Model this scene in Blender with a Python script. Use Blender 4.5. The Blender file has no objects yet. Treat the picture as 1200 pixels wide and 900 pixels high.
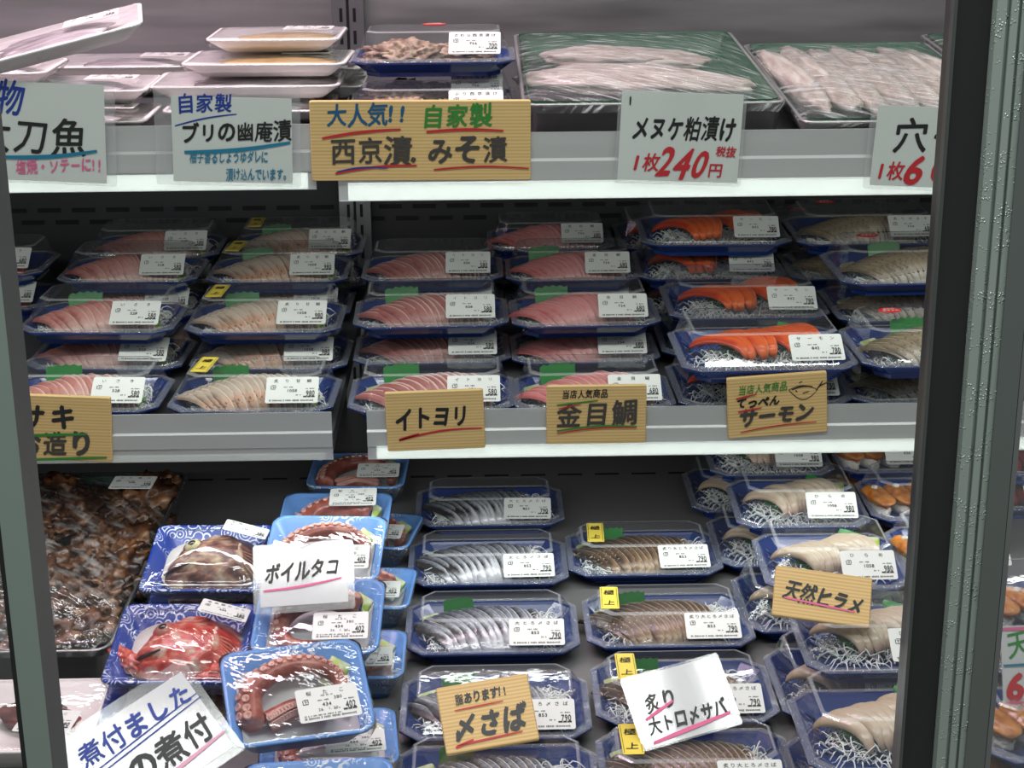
import bpy, math, random
from mathutils import Vector, Matrix, noise
rnd = random.Random(7)
C = bpy.context.scene.collection
SC = bpy.context.scene
R = math.radians
# ------------------------------------------------------------------ camera
F = 2000.0
PITCH, YAW, ROLL = R(18.4), R(1.0), R(0.47)
EYE = Vector((0, 0, 1.6))
_f = Vector((math.sin(YAW)*math.cos(PITCH), math.cos(YAW)*math.cos(PITCH), -math.sin(PITCH)))
_r0 = Vector((math.cos(YAW), -math.sin(YAW), 0)); _u0 = _r0.cross(_f)
_r = _r0*math.cos(ROLL) - _u0*math.sin(ROLL); _u = _r0*math.sin(ROLL) + _u0*math.cos(ROLL)
cd = bpy.data.cameras.new('camera'); cam = bpy.data.objects.new('camera', cd); C.objects.link(cam)
cd.sensor_width = 36; cd.lens = F/1200*36; cd.clip_start = 0.02
cam.matrix_world = Matrix(((_r.x, _u.x, -_f.x, EYE.x), (_r.y, _u.y, -_f.y, EYE.y), (_r.z, _u.z, -_f.z, EYE.z), (0, 0, 0, 1)))
SC.camera = cam
def ray(px, py): return _f + _r*((px-600)/F) - _u*((py-450)/F)
def onZ(px, py, Z): d = ray(px, py); return EYE + d*((Z-EYE.z)/d.z)
def onY(px, py, Y): d = ray(px, py); return EYE + d*((Y-EYE.y)/d.y)
def zdepth(p): return (p-EYE).dot(_f)
# ------------------------------------------------------------------ world, lights, exposure
SC.view_settings.view_transform = 'Standard'; SC.view_settings.look = 'None'
SC.view_settings.gamma = 1; SC.view_settings.use_curve_mapping = False
SC.view_settings.exposure = 0.0
SC.cycles.transparent_max_bounces = 32; SC.cycles.max_bounces = 10
SC.cycles.sample_clamp_indirect = 4.0
SC.cycles.caustics_reflective = False; SC.cycles.caustics_refractive = False
w = bpy.data.worlds.new('world'); SC.world = w; w.use_nodes = True
w.node_tree.nodes['Background'].inputs[0].default_value = (0.86, 0.95, 0.93, 1)
w.node_tree.nodes['Background'].inputs[1].default_value = 0.36
def area(name, loc, rot, sx, sy, power, col=(1, 1, 1)):
    l = bpy.data.lights.new(name, 'AREA'); l.shape = 'RECTANGLE'; l.size = sx; l.size_y = sy; l.energy = power; l.color = col
    o = bpy.data.objects.new(name, l); C.objects.link(o); o.location = loc; o.rotation_euler = rot
    return o
Y_RAIL = 1.86; Y_WALL = 2.62
Z_TOP = 1.6-.345; Z_MID = 1.6-.675; Z_DECK = 1.6-.90; Z_ROOF = 2.15
area('shop_ceiling_light', (0.1, 0.75, 2.55), (R(-24), 0, 0), 2.2, 0.35, 40, (0.95, 1, 0.97))
area('canopy_light', (0.42, 1.92, Z_ROOF-.03), (R(-6), 0, 0), 1.5, 0.05, 6.5, (0.95, 1, 0.97))
area('canopy_pink_light', (-0.62, 1.95, Z_ROOF-.03), (R(-6), 0, 0), 0.8, 0.05, 13, (1, 0.72, 0.86))
area('top_shelf_light', (0.0, Y_RAIL+.012, Z_TOP-.050), (R(32), 0, 0), 2.0, 0.016, 2.5, (0.97, 1, 0.97))
area('mid_shelf_light', (0.05, Y_RAIL+.012, Z_MID-.045), (R(15), 0, 0), 2.0, 0.016, 2.2, (0.97, 1, 1))
# ------------------------------------------------------------------ materials
def M(name, col, rough=.5, metal=0., spec=.5, bump=0., bscale=60., emit=None, sub=0., coat=0.):
    m = bpy.data.materials.new(name); m.use_nodes = True; b = m.node_tree.nodes['Principled BSDF']
    b.inputs['Base Color'].default_value = (*col, 1); b.inputs['Roughness'].default_value = rough
    b.inputs['Metallic'].default_value = metal; b.inputs['Specular IOR Level'].default_value = spec
    b.inputs['Coat Weight'].default_value = coat
    if sub: b.inputs['Subsurface Weight'].default_value = sub; b.inputs['Subsurface Radius'].default_value = (.004, .002, .001)
    if emit: b.inputs['Emission Color'].default_value = (*emit[:3], 1); b.inputs['Emission Strength'].default_value = emit[3]
    if bump:
        nt = m.node_tree; t = nt.nodes.new('ShaderNodeTexCoord'); n = nt.nodes.new('ShaderNodeTexNoise'); n.inputs['Scale'].default_value = bscale
        bp = nt.nodes.new('ShaderNodeBump'); bp.inputs['Strength'].default_value = bump; bp.inputs['Distance'].default_value = .004
        nt.links.new(t.outputs['Object'], n.inputs['Vector']); nt.links.new(n.outputs['Fac'], bp.inputs['Height']); nt.links.new(bp.outputs['Normal'], b.inputs['Normal'])
    return m
def ramp(nt, stops):
    r = nt.nodes.new('ShaderNodeValToRGB'); e = r.color_ramp.elements
    while len(e) > 1: e.remove(e[-1])
    e[0].position = stops[0][0]; e[0].color = (*stops[0][1], 1)
    for p, c in stops[1:]: x = e.new(p); x.color = (*c, 1)
    return r
def mixc(nt, fac, a, b):
    x = nt.nodes.new('ShaderNodeMix'); x.data_type = 'RGBA'
    if isinstance(fac, (int, float)): x.inputs[0].default_value = fac
    else: nt.links.new(fac, x.inputs[0])
    for i, v in ((6, a), (7, b)):
        if isinstance(v, tuple): x.inputs[i].default_value = (*v, 1)
        else: nt.links.new(v, x.inputs[i])
    return x.outputs[2]
def math_(nt, op, a, b=None):
    x = nt.nodes.new('ShaderNodeMath'); x.operation = op
    for i, v in enumerate((a, b)):
        if v is None: continue
        if isinstance(v, (int, float)): x.inputs[i].default_value = v
        else: nt.links.new(v, x.inputs[i])
    return x.outputs[0]
def noise_tex(nt, scale, detail=3, stretch=None, coord='Object'):
    t = nt.nodes.new('ShaderNodeTexCoord'); n = nt.nodes.new('ShaderNodeTexNoise'); n.inputs['Scale'].default_value = scale; n.inputs['Detail'].default_value = detail
    if stretch:
        mp = nt.nodes.new('ShaderNodeMapping'); mp.inputs['Scale'].default_value = stretch[:3]
        src = t.outputs[coord]
        if len(stretch) > 3:
            m0 = nt.nodes.new('ShaderNodeMapping'); m0.inputs['Rotation'].default_value = (0, 0, stretch[3]); nt.links.new(src, m0.inputs['Vector']); src = m0.outputs[0]
        nt.links.new(src, mp.inputs['Vector']); nt.links.new(mp.outputs[0], n.inputs['Vector'])
    else: nt.links.new(t.outputs[coord], n.inputs['Vector'])
    return n.outputs['Fac']
def film(name, haze=.03, rough=.06, refl=1.0, bump=0., bscale=30., stretch=None, tint=(1, 1, 1), hazecol=(.85, .88, .88), streak=0.):
    m = bpy.data.materials.new(name); m.use_nodes = True; nt = m.node_tree; nt.nodes.clear()
    out = nt.nodes.new('ShaderNodeOutputMaterial'); tr = nt.nodes.new('ShaderNodeBsdfTransparent'); tr.inputs[0].default_value = (*tint, 1)
    df = nt.nodes.new('ShaderNodeBsdfDiffuse'); df.inputs[0].default_value = (*hazecol, 1)
    gl = nt.nodes.new('ShaderNodeBsdfGlossy'); gl.inputs['Roughness'].default_value = rough
    m1 = nt.nodes.new('ShaderNodeMixShader'); m2 = nt.nodes.new('ShaderNodeMixShader'); lw = nt.nodes.new('ShaderNodeLayerWeight'); lw.inputs['Blend'].default_value = .5
    p = math_(nt, 'POWER', lw.outputs['Facing'], 4.0); q = math_(nt, 'MULTIPLY', p, .75*refl); fac = math_(nt, 'ADD', q, .055*refl)
    m1.inputs[0].default_value = haze
    if streak:  # white streaks in the haze paint specular glints along the film's creases
        nz = noise_tex(nt, bscale, 4, stretch); rr = ramp(nt, [(.52, (0, 0, 0)), (.70, (1, 1, 1))]); nt.links.new(nz, rr.inputs[0])
        h = math_(nt, 'MULTIPLY', rr.outputs[0], streak); h = math_(nt, 'ADD', h, haze); nt.links.new(h, m1.inputs[0])
    nt.links.new(tr.outputs[0], m1.inputs[1]); nt.links.new(df.outputs[0], m1.inputs[2])
    nt.links.new(fac, m2.inputs[0]); nt.links.new(m1.outputs[0], m2.inputs[1]); nt.links.new(gl.outputs[0], m2.inputs[2]); nt.links.new(m2.outputs[0], out.inputs[0])
    if bump:
        nz = noise_tex(nt, bscale, 3, stretch); bp = nt.nodes.new('ShaderNodeBump'); bp.inputs['Strength'].default_value = bump; bp.inputs['Distance'].default_value = .01
        nt.links.new(nz, bp.inputs['Height'])
        for n in (gl, lw, df): nt.links.new(bp.outputs[0], n.inputs['Normal'])
    return m
def fleshmat(name, vst, edge, edgew=.2, rough=.32, metal=0., speck=None, low=None, lowp=.34, nscale=90):
    """Fish flesh: colour along the slice (v), a pale fat line on its edge (u)."""
    m = M(name, (1, 1, 1), rough, metal); nt = m.node_tree; b = nt.nodes['Principled BSDF']
    uv = nt.nodes.new('ShaderNodeUVMap'); sp = nt.nodes.new('ShaderNodeSeparateXYZ'); nt.links.new(uv.outputs[0], sp.inputs[0])
    nz = noise_tex(nt, nscale, 4); d = math_(nt, 'SUBTRACT', nz, .5); d = math_(nt, 'MULTIPLY', d, .45); vv = math_(nt, 'ADD', sp.outputs[1], d)
    rv = ramp(nt, vst); nt.links.new(vv, rv.inputs[0])
    d2 = math_(nt, 'MULTIPLY', d, .5); uu = math_(nt, 'ADD', sp.outputs[0], d2)
    re = ramp(nt, [(0, (0, 0, 0)), (1-edgew, (0, 0, 0)), (1-edgew*.5, (1, 1, 1)), (1, (1, 1, 1))]); nt.links.new(uu, re.inputs[0])
    c = mixc(nt, re.outputs[0], rv.outputs[0], edge)
    if low:  # dark cut face at low u, with the shade between slices painted in
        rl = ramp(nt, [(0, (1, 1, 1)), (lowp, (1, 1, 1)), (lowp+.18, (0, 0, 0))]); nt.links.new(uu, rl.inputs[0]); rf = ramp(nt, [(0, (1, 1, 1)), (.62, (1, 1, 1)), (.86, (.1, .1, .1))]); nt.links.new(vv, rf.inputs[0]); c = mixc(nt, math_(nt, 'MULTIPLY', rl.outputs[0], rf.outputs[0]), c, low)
    if speck:
        n2 = noise_tex(nt, speck[1], 2); r2 = ramp(nt, [(speck[2], (0, 0, 0)), (speck[2]+.08, (1, 1, 1))]); nt.links.new(n2, r2.inputs[0]); c = mixc(nt, r2.outputs[0], c, speck[0])
    nt.links.new(c, b.inputs['Base Color'])
    bp = nt.nodes.new('ShaderNodeBump'); bp.inputs['Strength'].default_value = .25; bp.inputs['Distance'].default_value = .002; nt.links.new(nz, bp.inputs['Height']); nt.links.new(bp.outputs[0], b.inputs['Normal'])
    return m
def patchmat(name, stops, scale, rough=.4, bump=.3, coord='Object', stretch=None, metal=0.):
    m = M(name, (1, 1, 1), rough, metal); nt = m.node_tree; b = nt.nodes['Principled BSDF']
    nz = noise_tex(nt, scale, 5, stretch, coord); r = ramp(nt, stops); nt.links.new(nz, r.inputs[0]); nt.links.new(r.outputs[0], b.inputs['Base Color'])
    if bump:
        bp = nt.nodes.new('ShaderNodeBump'); bp.inputs['Strength'].default_value = bump; bp.inputs['Distance'].default_value = .003; nt.links.new(nz, bp.inputs['Height']); nt.links.new(bp.outputs[0], b.inputs['Normal'])
    return m
def woodmat():
    m = M('pale_wood', (1, 1, 1), .6); nt = m.node_tree; b = nt.nodes['Principled BSDF']
    t = nt.nodes.new('ShaderNodeTexCoord'); mp = nt.nodes.new('ShaderNodeMapping'); mp.inputs['Scale'].default_value = (6, 190, 1)
    n = nt.nodes.new('ShaderNodeTexNoise'); n.inputs['Scale'].default_value = 1.; n.inputs['Detail'].default_value = 2; nt.links.new(t.outputs['Object'], mp.inputs[0]); nt.links.new(mp.outputs[0], n.inputs[0])
    wv = nt.nodes.new('ShaderNodeTexWave'); wv.bands_direction = 'Y'; wv.inputs['Scale'].default_value = 85; wv.inputs['Distortion'].default_value = 1.2; wv.inputs['Detail'].default_value = 1; wv.inputs['Detail Scale'].default_value = .5
    mp2 = nt.nodes.new('ShaderNodeMapping'); mp2.inputs['Scale'].default_value = (.15, 1, 1); nt.links.new(t.outputs['Object'], mp2.inputs[0]); nt.links.new(mp2.outputs[0], wv.inputs[0])
    a = math_(nt, 'MULTIPLY', n.outputs['Fac'], .5); c = math_(nt, 'MULTIPLY', wv.outputs['Fac'], .5); s = math_(nt, 'ADD', a, c)
    r = ramp(nt, [(.15, (.60, .38, .13)), (.5, (.74, .50, .205)), (.85, (.80, .57, .27))]); nt.links.new(s, r.inputs[0]); nt.links.new(r.outputs[0], b.inputs['Base Color'])
    return m
def brushed(name, col, rough, metal):
    m = M(name, col, rough, metal); nt = m.node_tree; b = nt.nodes['Principled BSDF']
    nz = noise_tex(nt, 5, 3, (.6, .6, 5)); r = ramp(nt, [(.3, tuple(x*.8 for x in col)), (.7, tuple(min(1, x*1.15) for x in col))]); nt.links.new(nz, r.inputs[0]); nt.links.new(r.outputs[0], b.inputs['Base Color'])
    r2 = ramp(nt, [(.3, (rough*.8,)*3), (.7, (rough*1.2,)*3)]); nt.links.new(nz, r2.inputs[0]); nt.links.new(r2.outputs[0], b.inputs['Roughness'])
    return m
def dewmat(name, col):
    m = M(name, col, .35, .45); nt = m.node_tree; b = nt.nodes['Principled BSDF']
    t = nt.nodes.new('ShaderNodeTexCoord'); v = nt.nodes.new('ShaderNodeTexVoronoi'); v.inputs['Scale'].default_value = 520; nt.links.new(t.outputs['Object'], v.inputs['Vector'])
    r = ramp(nt, [(.0, (1, 1, 1)), (.34, (.4, .4, .4)), (.4, (0, 0, 0))]); nt.links.new(v.outputs['Distance'], r.inputs[0])
    nz = noise_tex(nt, 60, 2); r2 = ramp(nt, [(.5, (0, 0, 0)), (.6, (1, 1, 1))]); nt.links.new(nz, r2.inputs[0]); h = math_(nt, 'MULTIPLY', r.outputs[0], r2.outputs[0])
    bp = nt.nodes.new('ShaderNodeBump'); bp.inputs['Strength'].default_value = .9; bp.inputs['Distance'].default_value = .002; nt.links.new(h, bp.inputs['Height']); nt.links.new(bp.outputs[0], b.inputs['Normal'])
    return m
def lacemat(name, base, lace, scale, thr=.55, rough=.3):
    """Printed foam tray: base colour with a white wave lace print in patches."""
    m = M(name, base, rough, 0, .5); nt = m.node_tree; b = nt.nodes['Principled BSDF']
    t = nt.nodes.new('ShaderNodeTexCoord'); v = nt.nodes.new('ShaderNodeTexVoronoi'); v.inputs['Scale'].default_value = scale*.5; nt.links.new(t.outputs['Object'], v.inputs['Vector'])
    x = math_(nt, 'MULTIPLY', v.outputs['Distance'], 28.); x = math_(nt, 'SINE', x); r = ramp(nt, [(.5, (0, 0, 0)), (.62, (1, 1, 1))]); nt.links.new(x, r.inputs[0])
    nz = noise_tex(nt, scale*.16, 1); r2 = ramp(nt, [(thr, (0, 0, 0)), (thr+.04, (1, 1, 1))]); nt.links.new(nz, r2.inputs[0]); f = math_(nt, 'MULTIPLY', r.outputs[0], r2.outputs[0])
    nt.links.new(mixc(nt, f, base, lace), b.inputs['Base Color'])
    return m
BLUE = M('navy_plastic', (.011, .036, .18), .22, 0, .6, coat=.3)
LID = film('clear_lid', .022, .05, 1.0, .05, 25)
LIDE = film('clear_lid_bend', .22, .15, 1.3, hazecol=(.9, .92, .92))
FLANGE = film('clear_lid_flange', .20, .12, 1.3, .6, 300, hazecol=(.8, .84, .88))
WRAP = film('cling_wrap', .015, .07, 1.3, .28, 20, (1, 2.2, 1, .6))
WRAPF = film('taut_wrap', .02, .05, 1.3, .22, 16)
WRAPS = film('crinkled_wrap', .02, .16, 1.0, 1.0, 22, (1.0, 8, 1, .6), streak=.6)
WRAPB = film('loose_wrap', .01, .08, 1.3, .5, 22, (1, 3.5, 1, .75), streak=.16)
PAPER = M('label_paper', (.72, .74, .70), .45)
CARD = M('sign_paper', (.76, .80, .75), .5)
CARDW = M('sign_paper_white', (.70, .69, .70), .4, coat=.5)
LAM = film('laminate', .10, .1, 1.2)
INK = M('black_ink', (.012, .012, .013), .45); GREYINK = M('faded_ink', (.055, .05, .045), .6); PRINT = M('label_print', (.03, .03, .03), .6)
BLUEINK = M('blue_ink', (.012, .045, .30), .5); TEALINK = M('teal_ink', (.01, .20, .33), .5); NAVYINK = M('navy_ink', (.01, .10, .22), .5)
REDINK = M('red_ink', (.55, .022, .03), .5); PINKINK = M('pink_ink', (.80, .14, .32), .5); GREENINK = M('green_ink', (.03, .24, .035), .5); PALEPINK = M('pale_pink_ink', (.78, .38, .52), .5)
WOOD = woodmat()
FOAM = M('white_foam', (.83, .80, .77), .45, bump=.1, bscale=200)
FOAMP = FOAM
LBLUE = lacemat('light_blue_foam', (.13, .30, .66), (.62, .70, .80), 150, .62)
DBLUE = lacemat('patterned_navy_foam', (.012, .04, .27), (.55, .60, .72), 130, .47)
GREEN = M('green_leaf_film', (.012, .20, .03), .35, 0, .5, bump=.15)
GREENT = M('green_tray_lining', (.008, .12, .05), .4)
STEEL = brushed('stainless', (.52, .50, .50), .40, .8)
DARK = M('dark_enamel', (.022, .022, .026), .5, bump=.05)
DECKM = M('deck_enamel', (.17, .165, .165), .38, .2, bump=.05)
BLACK = M('black_gap', (.004, .004, .004), .8)
ACR = film('acrylic_rail', .52, .22, 1.3, hazecol=(.74, .75, .74), tint=(.9, .93, .92))
GLOW = M('led_diffuser', (.8, .8, .8), .5, emit=(.95, 1, .94, 2.6))
GLOW2 = M('led_diffuser_dim', (.75, .75, .75), .5, emit=(.95, 1, .95, .35))
DAIKON = M('shredded_radish', (.86, .88, .86), .3, sub=.2)
SCAL = patchmat('scallion', [(.35, (.08, .26, .015)), (.65, (.38, .56, .12))], 120, .35, .1)
SACH = patchmat('sauce_sachet', [(.40, (.40, .55, .05)), (.52, (.66, .70, .50)), (.7, (.72, .74, .66))], 38, .3, .1)
YEL = M('yellow_sticker', (.86, .68, .10), .4); REDS = M('red_sticker', (.72, .03, .025), .4); WHITE = M('white_print', (.85, .85, .85), .5)
KIND = {
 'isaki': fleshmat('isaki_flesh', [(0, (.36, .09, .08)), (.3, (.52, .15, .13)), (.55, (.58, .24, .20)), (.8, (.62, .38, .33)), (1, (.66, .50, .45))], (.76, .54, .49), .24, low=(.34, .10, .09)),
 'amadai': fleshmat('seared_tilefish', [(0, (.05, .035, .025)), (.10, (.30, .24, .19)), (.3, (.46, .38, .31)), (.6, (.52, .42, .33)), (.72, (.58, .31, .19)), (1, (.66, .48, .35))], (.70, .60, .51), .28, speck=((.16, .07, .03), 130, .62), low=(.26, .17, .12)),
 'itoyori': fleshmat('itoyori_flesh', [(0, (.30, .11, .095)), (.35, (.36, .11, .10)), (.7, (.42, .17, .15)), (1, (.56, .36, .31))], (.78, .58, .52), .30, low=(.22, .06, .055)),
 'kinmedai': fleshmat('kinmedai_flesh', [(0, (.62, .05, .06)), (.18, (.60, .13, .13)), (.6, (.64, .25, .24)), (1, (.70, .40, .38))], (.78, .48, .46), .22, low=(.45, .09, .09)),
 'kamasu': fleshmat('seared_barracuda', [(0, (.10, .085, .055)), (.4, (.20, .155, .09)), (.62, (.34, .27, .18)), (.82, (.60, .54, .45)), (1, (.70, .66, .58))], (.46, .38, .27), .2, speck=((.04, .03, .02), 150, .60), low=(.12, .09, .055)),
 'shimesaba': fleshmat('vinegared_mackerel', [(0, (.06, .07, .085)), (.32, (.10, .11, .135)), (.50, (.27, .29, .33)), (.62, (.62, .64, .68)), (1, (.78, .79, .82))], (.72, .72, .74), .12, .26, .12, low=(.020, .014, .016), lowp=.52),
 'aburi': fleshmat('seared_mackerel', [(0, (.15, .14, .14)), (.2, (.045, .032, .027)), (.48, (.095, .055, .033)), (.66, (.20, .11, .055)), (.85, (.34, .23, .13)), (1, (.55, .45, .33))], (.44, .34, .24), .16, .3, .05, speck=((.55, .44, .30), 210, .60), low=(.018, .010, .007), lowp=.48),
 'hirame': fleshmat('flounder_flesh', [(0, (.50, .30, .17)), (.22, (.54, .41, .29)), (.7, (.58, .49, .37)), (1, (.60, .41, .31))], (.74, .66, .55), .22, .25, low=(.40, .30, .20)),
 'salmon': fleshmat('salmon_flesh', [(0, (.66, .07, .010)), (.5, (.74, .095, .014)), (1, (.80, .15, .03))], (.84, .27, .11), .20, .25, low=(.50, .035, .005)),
}
# ------------------------------------------------------------------ mesh helpers
class MB:
    def __init__(s): s.v = []; s.f = []; s.uv = []; s.m = []; s.sm = []
    def add(s, vs, fs, uv=None, m=0, smooth=True):
        b = len(s.v); s.v += [tuple(x) for x in vs]
        for f in fs:
            s.f.append(tuple(b+i for i in f)); s.m.append(m); s.sm.append(smooth); s.uv.append([uv[i] for i in f] if uv else [(0, 0)]*len(f))
    def box(s, lo, hi, m=0):
        x0, y0, z0 = lo; x1, y1, z1 = hi
        s.add([(x0, y0, z0), (x1, y0, z0), (x1, y1, z0), (x0, y1, z0), (x0, y0, z1), (x1, y0, z1), (x1, y1, z1), (x0, y1, z1)],
              [(0, 3, 2, 1), (4, 5, 6, 7), (0, 1, 5, 4), (1, 2, 6, 5), (2, 3, 7, 6), (3, 0, 4, 7)], m=m, smooth=False)
    def loft(s, rings, cap0=False, cap1=False, m=0, smooth=True, closed=True, uv=False):
        n = len(rings[0]); vs = [p for r in rings for p in r]; fs = []
        for i in range(len(rings)-1):
            for j in range(n if closed else n-1):
                k = (j+1) % n; fs.append((i*n+j, i*n+k, (i+1)*n+k, (i+1)*n+j))
        if cap0: fs.append(tuple(range(n-1, -1, -1)))
        if cap1: fs.append(tuple((len(rings)-1)*n+j for j in range(n)))
        u = None
        if uv: u = [((math.cos(2*math.pi*j/n)+1)/2, i/(len(rings)-1)) for i in range(len(rings)) for j in range(n)]
        s.add(vs, fs, u, m, smooth)
    def tube(s, pts, rads, n=8, m=0, caps=True):
        rings = []
        for i, p in enumerate(pts):
            p = Vector(p); a = Vector(pts[max(0, i-1)]); b = Vector(pts[min(len(pts)-1, i+1)]); t = (b-a).normalized()
            up = Vector((0, 0, 1)) if abs(t.z) < .9 else Vector((1, 0, 0)); x = t.cross(up).normalized(); y = x.cross(t)
            r = rads[i] if isinstance(rads, (list, tuple)) else rads
            rings.append([tuple(p + x*(r*math.cos(2*math.pi*j/n)) + y*(r*math.sin(2*math.pi*j/n))) for j in range(n)])
        s.loft(rings, caps, caps, m)
    def build(s, name, mats):
        me = bpy.data.meshes.new(name); me.from_pydata(s.v, [], s.f)
        if not isinstance(mats, (list, tuple)): mats = [mats]
        for m in mats: me.materials.append(m)
        me.polygons.foreach_set('material_index', s.m); me.polygons.foreach_set('use_smooth', s.sm)
        l = me.uv_layers.new(name='UVMap'); flat = [c for f in s.uv for q in f for c in q]; l.data.foreach_set('uv', flat)
        me.update(); return me
def ob(name, me, parent=None, loc=(0, 0, 0), rot=(0, 0, 0), scale=(1, 1, 1)):
    o = bpy.data.objects.new(name, me); C.objects.link(o); o.location = loc; o.rotation_euler = rot; o.scale = scale
    if parent: o.parent = parent
    return o
def thing(name, label, cat, loc=(0, 0, 0), rot=(0, 0, 0), group=None):
    o = ob(name, None, None, loc, rot); o['label'] = label; o['category'] = cat
    if group: o['group'] = group
    return o
def struct(o): o['kind'] = 'structure'; return o
def oct_ring(w, d, c, z, y0=None, y1=None):
    y0 = -d/2 if y0 is None else y0; y1 = d/2 if y1 is None else y1; x = w/2
    return [(-x+c, y0, z), (x-c, y0, z), (x, y0+c, z), (x, y1-c, z), (x-c, y1, z), (-x+c, y1, z), (-x, y1-c, z), (-x, y0+c, z)]
def rr(w, d, r, z, n=5):
    o = []
    for cx, cy, a0 in ((w/2-r, -d/2+r, -90), (w/2-r, d/2-r, 0), (-w/2+r, d/2-r, 90), (-w/2+r, -d/2+r, 180)):
        for i in range(n): a = R(a0+90*i/(n-1)); o.append((cx+r*math.cos(a), cy+r*math.sin(a), z))
    return o
def lump_mesh(name, dims, seed, amp, freq, mat, sub=4, flat=True):
    import bmesh
    bm = bmesh.new(); bmesh.ops.create_icosphere(bm, subdivisions=sub, radius=1)
    for v in bm.verts:
        p = v.co.copy(); k = 1 + amp*noise.fractal(p*freq+Vector((seed*7.3, seed*1.7, 0)), 1.0, 2.0, 4)
        v.co = Vector((p.x*dims[0]*k, p.y*dims[1]*k, p.z*dims[2]*k))
        if flat: v.co.z = max(v.co.z, -dims[2]*.55) + dims[2]*.55
    me = bpy.data.meshes.new(name); bm.to_mesh(me); bm.free(); me.materials.append(mat); me.polygons.foreach_set('use_smooth', [True]*len(me.polygons)); return me
# ------------------------------------------------------------------ lettering
_gl = {}
def glyph(ch, off):
    k = (ch, off)
    if k not in _gl:
        cu = bpy.data.curves.new('glyph', 'FONT'); cu.body = ch; cu.size = 1; cu.offset = off; cu.resolution_u = 3
        o = bpy.data.objects.new('glyph', cu); C.objects.link(o); dg = bpy.context.evaluated_depsgraph_get(); dg.update()
        me = bpy.data.meshes.new_from_object(o.evaluated_get(dg)); vs = [v.co[:2] for v in me.vertices]; fs = [tuple(p.vertices) for p in me.polygons]
        _gl[k] = (vs, fs); bpy.data.objects.remove(o); bpy.data.curves.remove(cu); bpy.data.meshes.remove(me)
    return _gl[k]
def put_text(mb, s, x, y, size, width=None, off=.0, shear=0., rot=0., jit=0., z=0., m=0, sy=1.0, seed=0):
    """Lettering starting at x, centred on y; width stretches the advance."""
    rg = random.Random(seed or hash(len(s))+1)
    adv = [(.56 if ord(c) < 128 else 1.0)*size for c in s]; k = width/sum(adv) if width else 1.0
    cx = 0; ca, sa = math.cos(rot), math.sin(rot)
    gs = min(1.0, k) if k < 1 else 1.0
    for c, a in zip(s, adv):
        a *= k
        if c != ' ':
            vs, fs = glyph(c, 0); j = rg.uniform(-jit, jit); js = 1+rg.uniform(-jit, jit)*1.2; jy = rg.uniform(-jit, jit)*.6*size
            cj, sj = math.cos(j), math.sin(j); hw = .28 if ord(c) < 128 else .5; k2 = off*.8*(.55 if ord(c) >= 0x4e00 else 1.0)
            brush = [(0, 0), (k2, k2*.4), (-k2, -k2*.4), (k2*.4, -k2), (-k2*.4, k2)] if off >= .02 else [(0, 0), (off, 0)]
            for bi, (dx, dy) in enumerate(brush):
                P = []
                for gx, gy in vs:
                    u = (gx+dx-hw)*size*js*gs; v = (gy+dy-.37)*size*js*sy; u += shear*v
                    u, v = u*cj-v*sj, u*sj+v*cj; u += cx+a/2; v += jy
                    P.append((x+u*ca-v*sa, y+u*sa+v*ca, z+bi*4e-5))
                mb.add(P, fs, m=m, smooth=False)
        cx += a
def put_stroke(mb, pts, wd, z=0., m=0, taper=True):
    n = len(pts); L = []
    for i, p in enumerate(pts):
        a = pts[max(0, i-1)]; b = pts[min(n-1, i+1)]; dx, dy = b[0]-a[0], b[1]-a[1]; l = math.hypot(dx, dy) or 1
        t = i/(n-1); k = wd/2*((.55+.45*math.sin(math.pi*(.15+.8*t))) if taper else 1); L.append(((p[0]-dy/l*k, p[1]+dx/l*k, z), (p[0]+dy/l*k, p[1]-dx/l*k, z)))
    vs = [q for a in L for q in a]; mb.add(vs, [(2*i, 2*i+1, 2*i+3, 2*i+2) for i in range(n-1)], m=m, smooth=False)
def ticks(mb, x0, x1, y, h, n, seed):
    rg = random.Random(seed); d = (x1-x0)/n
    for i in range(n):
        if rg.random() < .12: continue
        a = x0+i*d; hh = h*rg.uniform(.55, 1); mb.add([(a, y-hh/2, 0), (a+d*.62, y-hh/2, 0), (a+d*.62, y+hh/2, 0), (a, y+hh/2, 0)], [(0, 1, 2, 3)], smooth=False)
_lab = {}
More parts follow.
